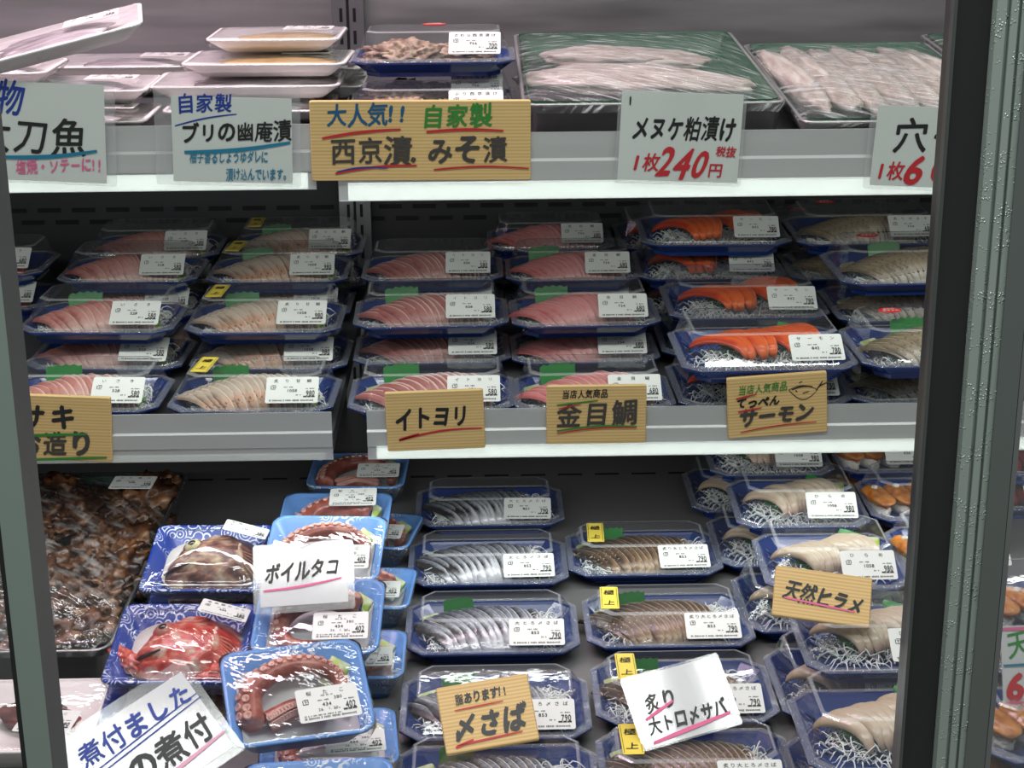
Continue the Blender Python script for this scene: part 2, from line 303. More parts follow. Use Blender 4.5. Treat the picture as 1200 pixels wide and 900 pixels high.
def label_meshes(name, unit, price, w=.062, h=.038, plus=False):
    k = (name, unit, price, w)
    if k in _lab: return _lab[k]
    b = MB(); r = rr(w, h, .0025, 0); b.loft([r, [(x, y, .0004) for x, y, _ in r]], True, True, smooth=False); lm = b.build('label', PAPER)
    p = MB(); s = w/.062
    put_text(p, name, -w*.42, h*.34, .0055*s, w*.84 if len(name) > 3 else w*.80, .012)
    x, y, q = -w*.36, h*.10, .0052*s   # recycling mark: an open square with a stroke in it
    for pts in ([(x-q/2, y+q*.4), (x-q/2, y-q/2), (x+q/2, y-q/2)], [(x+q/2, y-q*.3), (x+q/2, y+q/2), (x-q*.3, y+q/2)], [(x-q*.2, y+q*.15), (x+q*.2, y+q*.15), (x, y-q*.25)]): put_stroke(p, pts, .0009*s, taper=False)
    ticks(p, -w*.16, w*.02, h*.10, .0018*s, 7, 3)
    put_text(p, unit, -w*.10, h*-.03, .0056*s, None, .02)
    if plus: put_text(p, '380', w*.10, h*.14, .0052*s, None, .01); put_text(p, '26. 1.20', -w*.18, -h*.17, .0045*s, None, .01); ticks(p, -w*.1, w*.1, h*.24, .0015*s, 9, 5)
    ticks(p, w*.26, w*.43, h*.04, .0018*s, 7, 4)
    put_text(p, price, w*.27, -h*.13, .0088*s, w*.17, .03, sy=1.25)
    for dx, dw in ((.22, .07), (.30, .06), (.37, .07)): p.add([(w*dx, -h*.29, 0), (w*(dx+dw), -h*.29, 0), (w*(dx+dw), -h*.235, 0), (w*dx, -h*.235, 0)], [(0, 1, 2, 3)], smooth=False)
    ticks(p, w*.08, w*.18, -h*.20, .002*s, 4, 6)
    ticks(p, -w*.42, w*.42, -h*.405, .0026*s, 38, 8)
    if plus: ticks(p, -w*.42, w*.2, -h*.33, .002*s, 30, 9)
    _lab[k] = (lm, p.build('label_print', PRINT)); return _lab[k]
def stick_label(parent, key, loc, rot, w=.062, h=.038, plus=False):
    lm, pm = label_meshes(*key, w=w, h=h, plus=plus); l = ob('label', lm, parent, loc, rot); l['label'] = 'white printed price label'
    ob('label_print', pm, l, (0, 0, .0007)); return l
# ------------------------------------------------------------------ sashimi packs
_t = {}
def tray_mesh(W, D):
    k = ('tray', W, D)
    if k not in _t:
        b = MB(); c = .02
        b.loft([oct_ring(W-.036, D-.03, c*.8, 0), oct_ring(W-.034, D-.028, c*.8, .005), oct_ring(W-.004, D-.004, c, .0165), oct_ring(W, D, c, .0165), oct_ring(W, D, c, .0185), oct_ring(W-.012, D-.010, c*.9, .0185), oct_ring(W-.016, D-.014, c*.9, .016),
                oct_ring(W-.040, D-.034, c*.7, .0045)], True, True, smooth=False)
        # raised flutes along the inner end walls
        for sx in (-1, 1):
            for q in range(5):
                y = -D*.28+q*D*.14; x = sx*(W/2-.0145); b.tube([(x, y, .0155), (x-sx*.010, y, .0065)], .0016, 6)
        _t[k] = b.build('tray', BLUE)
    return _t[k]
LF, LT, LH = .045, .02, .05
def lid_mesh(W, D, lf=LF, LH=LH):
    k = ('lid', W, D, lf, LH)
    if k not in _t:
        b = MB(); c = .02; f = -D/2
        A = oct_ring(W+.002, D+.002, c, .019); A2 = oct_ring(W+.001, D+.001, c, .0208); B = oct_ring(W-.012, D-.010, c*.9, .0208)
        def top(w, y0, y1, z, c=.013): return oct_ring(w, 1, c, z, y0, y1)
        T0 = top(W-.034, f+lf-.002, D/2-.012, LH-.0016); T1 = top(W-.037, f+lf, D/2-.0135, LH-.0003); T2 = top(W-.041, f+lf+.003, D/2-.016, LH)
        b.loft([A, A2, B], m=2, smooth=False)
        Bu = oct_ring(W-.013, D-.011, c*.9, .0225)
        b.loft([B, Bu], m=1, smooth=False); b.loft([Bu, T0], m=0, smooth=False); b.loft([T0, T1, T2], m=1, smooth=False); b.loft([T2, [(x*.999, y, LH) for x, y, z in T2]], False, True, m=0, smooth=False)
        _t[k] = b.build('lid', [LID, LIDE, FLANGE])
    return _t[k]
def slice_mesh(kind, hl=.045, hh=.030, wd=.0150, th=.0052, tilt=34, curve=.006):
    k = ('slice', kind, hl, hh, wd, curve)
    if k not in _t:
        b = MB(); n = 10; rings = []; ns = 15; T = R(tilt)
        for i in range(ns):
            a = R(14+166*i/(ns-1)); y = hl*math.cos(a); z = hh*math.sin(a)**.75; e = math.sin(math.pi*(i+.35)/(ns-.3))**.4
            x0 = -curve*math.cos(a)**2 - .22*z*(1 if curve < .009 else .4)
            ty, tz = -math.sin(a), math.cos(a)*hh/hl; l = math.hypot(ty, tz); ny, nz = -tz/l, ty/l  # normal in the yz plane
            if nz < 0: ny, nz = -ny, -nz
            ring = []
            for j in range(n):
                q = 2*math.pi*j/n; cu = math.copysign(abs(math.cos(q))**.6, math.cos(q))*wd/2*e; cw = math.copysign(abs(math.sin(q))**.6, math.sin(q))*th/2*e
                u = cu*math.cos(T)-cw*math.sin(T); v = cu*math.sin(T)+cw*math.cos(T)-wd/2*math.sin(T)*.6
                ring.append((x0+u, y+ny*v, max(.0, z+nz*v)))
            rings.append(ring)
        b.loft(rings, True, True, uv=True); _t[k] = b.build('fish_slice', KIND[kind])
    return _t[k]
def radish_mesh(seed, w, d, h, n=110):
    k = ('radish', seed, w, d, h)
    if k not in _t:
        rg = random.Random(seed); b = MB()
        for i in range(n):
            a = rg.uniform(0, 6.28); rr_ = math.sqrt(rg.random()); cx, cy = rr_*math.cos(a)*w/2*.8, rr_*math.sin(a)*d/2*.8; hz = h*(1-rr_*.7)
            th = rg.uniform(0, 6.28); L = rg.uniform(.012, .03); cv = rg.uniform(-3, 3); z0 = rg.uniform(.1, 1)*hz; pts = []; x, y = cx, cy
            for j in range(6):
                t = j/5; pts.append((max(-w/2, min(w/2, x)), max(-d/2, min(d/2, y)), min(h, max(.001, z0+.006*math.sin(math.pi*t)*rg.uniform(.5, 1.2)-abs(t-.5)*.004)))); x += L/5*math.cos(th); y += L/5*math.sin(th); th += cv/5
            b.tube(pts, .00075, 3, caps=False)
        _t[k] = b.build('shredded_radish', DAIKON)
    return _t[k]
def scallion_mesh(seed):
    k = ('scal', seed)
    if k not in _t:
        rg = random.Random(seed); b = MB()
        for i in range(34):
            a = rg.uniform(0, 6.28); r = .013*math.sqrt(rg.random()); z = .004+.012*(1-r/.013)*rg.random(); x, y = r*math.cos(a), r*math.sin(a)
            d = Vector((rg.uniform(-1, 1), rg.uniform(-1, 1), rg.uniform(.2, 1))).normalized()*.0022
            b.tube([(x-d.x, y-d.y, z-d.z), (x+d.x, y+d.y, z+d.z)], .0024, 7)
        _t[k] = b.build('chopped_scallion', SCAL)
    return _t[k]
def leaf_mesh(w=.044, h=.030):
    k = ('leaf', w, h)
    if k not in _t:
        pts = [(-w/2, 0), (w/2, 0)]; n = 9
        for i in range(n+1):
            x = w/2-w*i/n; pts.append((x, h*(.92+.08*math.sin(math.pi*(i+.5)/n))-(.0025 if i % 2 else 0)))
        b = MB(); m = len(pts); vs = [(x, -.0004, z) for x, z in pts]+[(x, .0004, z) for x, z in pts]
        b.add(vs, [tuple(range(m)), tuple(range(2*m-1, m-1, -1))]+[(i, i+m, (i+1) % m+m, (i+1) % m) for i in range(m)], smooth=False); _t[k] = b.build('leaf_divider', GREEN)
    return _t[k]
def shiso_mesh():
    if 'shiso' not in _t:
        b = MB(); n = 10; rows = []
        for i in range(n+1):
            t = i/n; wd = .019*math.sin(math.pi*min(.98, .06+t*.94))**.7; wd *= (1 if i % 2 else .84); y = -.03+.06*t
            rows.append([(-wd, y, .003), (-wd*.5, y, .0005), (0, y, -.001), (wd*.5, y, .0005), (wd, y, .003)])
        vs = [p for r in rows for p in r]; b.add(vs, [(i*5+j, i*5+j+1, i*5+j+6, i*5+j+5) for i in range(n) for j in range(4)]); _t['shiso'] = b.build('shiso_leaf', GREEN)
    return _t['shiso']
def sachet_mesh():
    if 'sachet' not in _t:
        b = MB(); b.loft([rr(.022, .03, .002, 0), rr(.020, .028, .002, .0028)], True, True)
        b2 = MB(); b2.add([(-.006, -.004, 0), (.006, -.004, 0), (0, .008, 0)], [(0, 1, 2)], smooth=False)
        _t['sachet'] = (b.build('sauce_sachet', SACH), b2.build('sachet_print', M('sachet_blue', (.03, .05, .18), .4)))
    return _t['sachet']
def sachet(parent, loc, rot):
    a, p = sachet_mesh(); o = ob('sauce_sachet', a, parent, loc, rot); ob('sachet_print', p, o, (0, .001, .0032)); return o
def fillet(p, kind, seed):
    rg = random.Random(seed); n = {'amadai': 17, 'kamasu': 16, 'shimesaba': 15, 'aburi': 16}.get(kind, 16)
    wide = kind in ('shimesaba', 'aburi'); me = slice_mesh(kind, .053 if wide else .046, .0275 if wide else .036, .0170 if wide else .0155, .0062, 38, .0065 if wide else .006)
    x0, x1 = (-.064, .054) if wide else (-.066, .062); ph = rg.uniform(-.003, .003)
    for i in range(n):
        s = i/(n-1); pr = .60+.38*math.sin(math.pi*min(1, s*.66+.18)); hp = .46+.56*math.sin(math.pi*min(1, s*.72+.06))
        y = (-.006+.012*s if wide else -.022+.026*s) + rg.uniform(-.0012, .0012)
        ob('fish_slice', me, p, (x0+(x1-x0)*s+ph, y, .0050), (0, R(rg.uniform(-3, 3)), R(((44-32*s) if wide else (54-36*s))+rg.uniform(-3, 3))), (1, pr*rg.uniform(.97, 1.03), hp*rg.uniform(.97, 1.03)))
def draped(p, kind, cx, cy, rz, n, seed, lift=0., k=1.):
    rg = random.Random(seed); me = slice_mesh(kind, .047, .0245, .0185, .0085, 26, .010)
    for i in range(n):
        s = i-(n-1)/2; a = R(rz+s*-6+rg.uniform(-4, 4))
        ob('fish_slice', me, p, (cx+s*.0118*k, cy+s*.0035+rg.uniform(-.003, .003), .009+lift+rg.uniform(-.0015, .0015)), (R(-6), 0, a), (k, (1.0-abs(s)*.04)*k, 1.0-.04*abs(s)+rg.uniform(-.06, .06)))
def sticker(p, loc, rz, body='極上', w=.021, l=.058):
    if 'sticker' not in _t:
        b = MB(); r = rr(w, l, .002, 0); b.loft([r, [(x, y, .0004) for x, y, _ in r]], True, True, smooth=False)
        q = MB(); put_text(q, '極', -.0065, .013, .013, None, .03, .12); put_text(q, '上', -.0065, -.014, .013, None, .03, .12)
        for s_ in (-1, 1): put_stroke(q, [(s_*w*.42, -l*.46), (s_*w*.42, l*.46)], .0005, taper=False)
        _t['sticker'] = (b.build('premium_sticker', YEL), q.build('sticker_print', INK))
    a, b = _t['sticker']; o = ob('premium_sticker', a, p, loc, (0, 0, rz)); o['label'] = 'yellow sticker with black lettering'; ob('sticker_print', b, o, (0, 0, .0007))
def oval(p, loc, rz=0.):
    if 'oval' not in _t:
        b = MB(); r = [(.0145*math.cos(2*math.pi*i/28), .0105*math.sin(2*math.pi*i/28), 0) for i in range(28)]; b.loft([r, [(x, y, .0004) for x, y, _ in r]], True, True, smooth=False)
        q = MB(); put_text(q, '本日の', -.0075, .0038, .005, None, .03); put_text(q, 'おすすめ', -.0105, -.0032, .0053, None, .03)
        _t['oval'] = (b.build('oval_sticker', REDS), q.build('sticker_print', WHITE))
    a, b = _t['oval']; o = ob('oval_sticker', a, p, loc, (0, 0, rz)); o['label'] = 'red oval sticker with white lettering'; ob('sticker_print', b, o, (0, 0, .0007))
INFO = {'isaki': ('いさき', '528', '580'), 'amadai': ('炙り甘鯛', '1058', '980'), 'itoyori': ('イトヨリ', '626', '580'), 'kinmedai': ('金目鯛', '734', '680'), 'salmon': ('サーモン', '842', '780'),
        'kamasu': ('炙りかます', '734', '680'), 'shimesaba': ('大とろ〆さば', '853', '790'), 'aburi': ('炙り大とろ〆さば', '853', '790'), 'hirame': ('ひらめ', '1058', '980'), 'nigiri': ('あなご', '626', '580'), 'tuna': ('まぐろ', '734', '680'),
        'sawara': ('さわら西京漬け', '756', '700'), 'buri': ('ぶり西京漬け', '756', '700')}
NIGM = patchmat('glazed_eel', [(.35, (.30, .085, .015)), (.55, (.52, .20, .045)), (.75, (.62, .32, .10))], 60, .22, .3)
RICE = patchmat('rice', [(.4, (.62, .58, .5)), (.6, (.8, .77, .7))], 300, .5, .8)
MISO = patchmat('miso_coated_fish', [(.35, (.14, .07, .05)), (.5, (.36, .24, .17)), (.62, (.52, .40, .30)), (.72, (.62, .50, .26))], 75, .4, .8)
TUNA = patchmat('red_tuna', [(.35, (.35, .01, .02)), (.65, (.55, .03, .04))], 60, .3, .2)
SZ = {'kinmedai': (.188, .135), 'aburi': (.190, .135), 'shimesaba': (.196, .135), 'salmon': (.205, .17), 'kamasu': (.205, .165), 'hirame': (.165, .155), 'nigiri': (.12, .14)}
NAME = {'nigiri': 'nigiri_pack', 'sawara': 'marinated_fish_pack', 'buri': 'marinated_fish_pack'}
GRP = {'isaki': 'isaki sashimi packs', 'amadai': 'seared tilefish packs', 'itoyori': 'itoyori sashimi packs', 'kinmedai': 'golden eye sashimi packs', 'salmon': 'salmon sashimi packs', 'kamasu': 'seared barracuda packs',
       'shimesaba': 'vinegared mackerel packs', 'aburi': 'seared mackerel packs', 'hirame': 'flounder sashimi packs', 'nigiri': 'glazed nigiri packs', 'sawara': 'miso marinated packs', 'buri': 'miso marinated packs', 'tuna': 'tuna packs'}
_np = [0]
def pack(kind, px, py, zs, level, label, yaw=0., lx=None, leaf=True, stick=False):
    _np[0] += 1; sd = _np[0]; rg = random.Random(sd*13)
    W, D = SZ.get(kind, (.196, .135) if zs > Z_DECK+.05 else (.2, .135)); z = zs+level*LH; yw = R(yaw); lh = .039 if kind in ('shimesaba', 'aburi') else LH; p0 = onZ(px, py, z+.02)
    loc = (p0.x-math.sin(yw)*D/2, p0.y+math.cos(yw)*D/2, z)
    p = thing(NAME.get(kind, 'sashimi_pack'), label, 'fish pack', loc, (0, 0, yw), GRP[kind])
    ob('tray', tray_mesh(W, D), p); lid = ob('lid', lid_mesh(W, D, LF, lh), p); f = -D/2
    lx = lx if lx is not None else W/2-.048-(.0 if W > .15 else -.012)
    sl = math.atan2(lh-.022, LF-.006)
    stick_label(p, INFO[kind], (lx, f+.005+.5*(LF-.005)-.0012, .0225+.5*(lh-.022)+.0016), (sl, 0, R(rg.uniform(-1.5, 1.5))))
    if kind in ('isaki', 'amadai', 'itoyori', 'kinmedai', 'kamasu', 'shimesaba', 'aburi'):
        fillet(p, kind, sd)
        o = ob('shredded_radish', radish_mesh(sd % 3, .046, .088, .026, 170), p, (.055, .004, .005), (0, 0, rg.uniform(-.4, .4))); o['kind'] = 'stuff'
        o = ob('shredded_radish', radish_mesh(3+sd % 3, .046, .078, .014, 130), p, (-.055, -.006, .005), (0, 0, rg.uniform(-.4, .4))); o['kind'] = 'stuff'
        if kind in ('isaki', 'amadai', 'shimesaba', 'aburi'): o = ob('chopped_scallion', scallion_mesh(sd % 3), p, (.062, -.020, .010)); o['kind'] = 'stuff'
        if leaf: ob('leaf_divider', leaf_mesh(), p, (-.038 if kind != 'kamasu' else -.02, .043, .012), (R(-20), 0, R(8)), (.8, 1, .72) if kind in ('shimesaba', 'aburi') else (1, 1, 1))
        if kind not in ('isaki', 'amadai'): sachet(p, (-.068, .026, .010), (R(12), R(-10), R(15)))
    elif kind in ('salmon', 'hirame'):
        k = W/.205
        o = ob('shredded_radish', radish_mesh(7, .13*k, .09, .02, 200), p, (-.02*k, -.008, .005)); o['kind'] = 'stuff'
        o = ob('shredded_radish', radish_mesh(8, .10*k, .08, .016, 140), p, (.04*k, .0, .005)); o['kind'] = 'stuff'
        ob('shiso_leaf', shiso_mesh(), p, (-.035*k, -.004, .021), (R(12), 0, R(38)), (.9, 1, 1)); ob('shiso_leaf', shiso_mesh(), p, (.048*k, .036, .027), (R(8), 0, R(35)), (.9, 1, 1))
        draped(p, kind, -.022*k, .002, 36, 5, sd, .003, k); draped(p, kind, .036*k, .020, 40, 5, sd+1, .004, k)
        if kind == 'hirame': sachet(p, (.073*k, .05, .016), (R(15), 0, R(-10)))
    elif kind == 'nigiri':
        nm = _t.setdefault('rice', lump_mesh('rice_ball', (.012, .026, .013), 2, .12, 3, RICE, 3)); tm = _t.setdefault('eel', lump_mesh('topping', (.015, .032, .008), 5, .25, 2, NIGM, 3)); dm = _t.setdefault('dab', lump_mesh('sauce_dab', (.004, .005, .003), 3, .3, 3, RICE, 2))
        for q, (x, y) in enumerate([(-.042, -.008), (-.013, -.004), (.016, .0), (.043, .004)]):
            o = ob('nigiri', nm, p, (x, y, .005), (0, 0, R(22+rg.uniform(-6, 6)))); ob('topping', tm, o, (0, 0, .017), (R(4), 0, 0)); ob('sauce_dab', dm, o, (0, .012, .028))
    elif kind in ('sawara', 'buri'):
        for q, (x, y, s) in enumerate([(-.035, .0, 1.0), (.03, .012, .85)]):
            ob('marinated_fillet', lump_mesh('marinated_fillet', (.05, .034, .020), sd+q, .32, 4.5, MISO, 5), p, (x, y, .005), (0, 0, R(12-20*q)), (s, s, s))
    elif kind == 'tuna':
        for q in range(6): ob('fish_slice', _t.setdefault('tunasl', lump_mesh('fish_slice', (.011, .034, .014), 4, .15, 2, TUNA, 3)), p, (-.055+.021*q, .005, .006), (0, 0, R(20)))
    if stick: sticker(p, (-.062+rg.uniform(-.004, .004), .018, lh+.0004), R(-3+rg.uniform(-4, 4)))
    if kind == 'kamasu': oval(p, (-.045, .045, LH+.0004), R(8))
    return p
def below(up, kind, label, dx=0., dy=0., yaw=0., **kw):
    p = pack(kind, 600, 450, 0, 0, label, **kw); p.location = up.location + Vector((dx, dy, -LH)); p.rotation_euler.z = up.rotation_euler.z+R(yaw); return p
# ------------------------------------------------------------------ wrapped foam packs
def tray_loft(W, D, H, r, mat, name, flare=.022, lip=.004):
    b = MB(); b.loft([rr(W-flare*2, D-flare*2, r*.7, 0), rr(W-lip, D-lip, r, H-.003), rr(W, D, r, H-.0025), rr(W, D, r, H), rr(W-lip*2, D-lip*2, r*.9, H), rr(W-flare*2-.002, D-flare*2-.002, r*.65, .004)], True, True)
    me = b.build(name, mat); return me
def wrap_mesh(W, D, H, hfun, name, mat, n=20, r=.012, drape=.6):
    """Cling film stretched over a tray: domed where food lifts it, folded down over the rim."""
    b = MB(); m = 28; rings = []
    base = rr(W+.003, D+.003, r, 0, 8); nb = len(base)
    rings.append([(x*.93, y*.93, H*(1-drape)) for x, y, _ in base]); rings.append([(x, y, H-.002) for x, y, _ in base])
    for q in range(1, 12):
        t = 1-q/11.5; rings.append([(x*t, y*t, H+.0012+hfun(x*t/(W/2), y*t/(D/2))) for x, y, _ in base])
    b.loft(rings, False, True); return b.build(name, mat)
def place(px, py, Z, D, yaw): p0 = onZ(px, py, Z); return (p0.x-math.sin(R(yaw))*D/2, p0.y+math.cos(R(yaw))*D/2, p0.z)
SILV = patchmat('silver_fish_skin', [(.35, (.24, .20, .22)), (.5, (.58, .52, .54)), (.7, (.80, .76, .77))], 25, .25, .15, stretch=(1, 6, 1), metal=.15)
GOLDF = patchmat('marinated_white_fish', [(.35, (.50, .30, .10)), (.55, (.66, .46, .20)), (.75, (.70, .56, .36))], 40, .35, .3)
def foam_pack(px, py, Ztray, W, D, label, content, yaw=0., tilt=(0, 0), H=.018, lab=True, dark=False):
    x, y, z = place(px, py, Ztray+H, D, yaw)
    p = thing('foam_tray_pack', label, 'fish pack', (x, y, Ztray), (R(tilt[0]), R(tilt[1]), R(yaw)), 'white foam trays of fish')
    ob('foam_tray', _t.setdefault(('foam', W, D), tray_loft(W, D, H, .014, FOAM, 'foam_tray')), p)
    if content == 'silver':
        for q in range(3): ob('fish_piece', _t.setdefault(('sv', q), lump_mesh('fish_piece', (.062, .020, .011), q+3, .15, 1.6, SILV, 4)), p, (-.01+.006*q, -.032+.030*q, .006), (0, 0, R(6-5*q)), (W/.2, D/.13, .62))
    else:
        ob('fish_piece', _t.setdefault('gd', lump_mesh('fish_piece', (.072, .034, .013), 9, .12, 1.6, GOLDF, 4)), p, (.012, .0, .006), (0, 0, R(-3)), (W/.2, D/.13, .62))
    hf = lambda u, v: .0018*max(0, 1-u*u-v*v)
    ob('wrap_film', _t.setdefault(('fw', W, D, content), wrap_mesh(W, D, H, hf, 'wrap_film', WRAPF)), p)
    if lab: stick_label(p, ('塩焼き用', '378', '350'), (W*.22, D*.18, H+.0034), (0, 0, R(-2)))
    return p
OCT = patchmat('octopus_skin', [(.30, (.15, .030, .022)), (.5, (.34, .085, .060)), (.70, (.55, .25, .19))], 45, .28, .35)
OCTS = M('sucker_pink', (.62, .33, .27), .3, bump=.2, bscale=200)
OCTP = patchmat('octopus_pale', [(.35, (.50, .24, .18)), (.6, (.66, .48, .38))], 50, .3, .2)
def tentacle_mesh(pts, r0, r1, name='octopus_tentacle', seed=0, side=1):
    """Tapered arm along a smooth path with two rows of suckers."""
    P = []; n = 40; K = len(pts)-1
    for i in range(n+1):
        t = i/n*K; k = min(int(t), K-1); f = t-k; a = [Vector(pts[max(0, min(K, k+j))]) for j in (-1, 0, 1, 2)]
        P.append(.5*((2*a[1])+(a[2]-a[0])*f+(2*a[0]-5*a[1]+4*a[2]-a[3])*f*f+(3*a[1]-a[0]-3*a[2]+a[3])*f**3))
    b = MB(); rad = [r0+(r1-r0)*(i/n)**.8 for i in range(n+1)]; rad[0] *= .75; b.tube(P, rad, 14)
    for i in range(1, n-1):
        r = rad[i]; tg = (P[i+1]-P[i-1]).normalized(); sd = tg.cross(Vector((0, 0, 1))).normalized()*side; up = Vector((0, 0, 1))
        for s, ang in ((0, 35), (1, 75)):
            if (i+s) % 2: continue
            d = (sd*math.cos(R(ang))+up*math.sin(R(ang))).normalized(); c = P[i]+d*(r*.96); q = r*.34; x = d.cross(tg).normalized(); y = tg
            rg_ = lambda rr_, hh: [tuple(c+d*hh+x*(rr_*math.cos(2*math.pi*j/9))+y*(rr_*math.sin(2*math.pi*j/9))) for j in range(9)]
            b.loft([rg_(q*.8, -q*.3), rg_(q, q*.4), rg_(q*.75, q*.55), rg_(q*.35, q*.1)], False, True, m=1)
    return b.build(name, [OCT, OCTS])
ARMS = [[(-.045, -.025, .018), (-.042, .010, .022), (-.015, .030, .026), (.02, .032, .026), (.042, .018, .02), (.045, -.006, .014)],
        [(.04, .02, .02), (.01, .03, .026), (-.025, .022, .024), (-.042, -.005, .02), (-.03, -.03, .018), (.0, -.034, .016), (.035, -.032, .012)],
        [(-.03, -.03, .016), (-.034, .0, .02), (-.01, .02, .022), (.01, .0, .018), (-.005, -.018, .014)]]
_tn = {}
def octopus_pack(px, py, Z, label, yaw=0., tilt=0., variant=0, H=.034, lab=(.026, -.024), W=.135, D=.112):
    x, y, z = place(px, py, Z+H, D, yaw)
    p = thing('octopus_pack', label, 'octopus pack', (x, y, Z), (0, 0, R(yaw)), 'boiled octopus packs')
    p.rotation_euler = (R(tilt), 0, R(yaw)); p.location.z = Z + math.sin(R(tilt))*D/2
    ob('foam_tray', _t.setdefault(('oct', W, D), tray_loft(W, D, H, .016, LBLUE, 'foam_tray', .016)), p)['label'] = 'light blue foam tray with white lace print'
    b = _t.get('liner')
    if not b:
        mb = MB(); mb.loft([rr(W-.040, D-.036, .006, .0045), rr(W-.026, D-.024, .006, .016)], True); b = _t['liner'] = mb.build('paper_liner', M('absorbent_paper', (.72, .73, .73), .7))
    ob('paper_liner', b, p, (0, 0, .001))
    v = variant % 3
    if v not in _tn:
        if v == 0: _tn[v] = [tentacle_mesh(ARMS[0], .014, .006, side=-1), tentacle_mesh([(-.03, -.02, .014), (0, -.01, .018), (.03, -.016, .014)], .011, .008, side=1)]
        elif v == 1: _tn[v] = [tentacle_mesh(ARMS[1], .0145, .006, side=1)]
        else: _tn[v] = [tentacle_mesh(ARMS[2], .011, .004), tentacle_mesh([(.0, -.035, .015), (.012, -.01, .02), (.03, .015, .022), (.035, .03, .018)], .012, .008), tentacle_mesh([(-.04, .02, .016), (-.01, .032, .02), (.02, .03, .016)], .009, .006)]
    for me in _tn[v]: ob('octopus_tentacle', me, p, (0, .002, .002))
    if v == 2: ob('octopus_body', _t.setdefault('octb', lump_mesh('octopus_body', (.018, .024, .016), 3, .25, 2, OCTP, 4)), p, (.035, -.008, .006), (0, 0, .4))
    sachet(p, (.040, .026, .020), (R(35), R(10), R(-35)))
    ob('wrap_film', _t.setdefault(('ow', W, D), wrap_mesh(W, D, H, lambda u, v: .007*max(0, 1-u*u-v*v), 'wrap_film', WRAP)), p)
    if lab: stick_label(p, ('桜たこ', '434', '402'), (lab[0], lab[1], H+.0085), (R(6), 0, R(2)), .058, .036, True)
    return p
def head_mesh(name, stops, scale, seed):
    b = MB(); n = 44; m = 16; rings = []
    out = lambda a: 1.0/(abs(math.cos(a))**2.3/(.062 if math.cos(a) > 0 else .058)**2.3+abs(math.sin(a))**2.3/.045**2.3)**(1/2.3)
    for i in range(m):
        r = math.cos(math.pi/2*i/(m-1)) if i < m-1 else .02; ring = []
        for j in range(n):
            a = 2*math.pi*j/n; q = out(a)*r; x, y = q*math.cos(a), q*math.sin(a)
            if x < 0: y = y*(1-.55*(-x/.058)**1.5) - .014*(-x/.058)**1.5      # snout, pointing left and down
            z = .030*math.sqrt(max(0, 1-r*r))
            g = math.hypot((x+.012)/.052, (y)/.05); z += .004*math.exp(-((g-.78)/.05)**2)*(1 if x > -.01 else .2)   # gill cover edge
            z -= .005*math.exp(-((y+.020+.25*(x+.045))/.0025)**2)*(1 if x < -.022 else 0)*(r < .97)                # mouth
            z += .003*math.exp(-((math.hypot(x+.026, y-.006)-.011)/.003)**2)                                          # eye socket
            z += .0012*noise.noise(Vector((x*130+seed, y*130, 0))); ring.append((x, y, max(0, z)))
        rings.append(ring)
    b.loft(rings, False, True); return b.build(name, patchmat(name+'_skin', stops, scale*1.1, .3, .5, stretch=(1, 1.6, 1)))
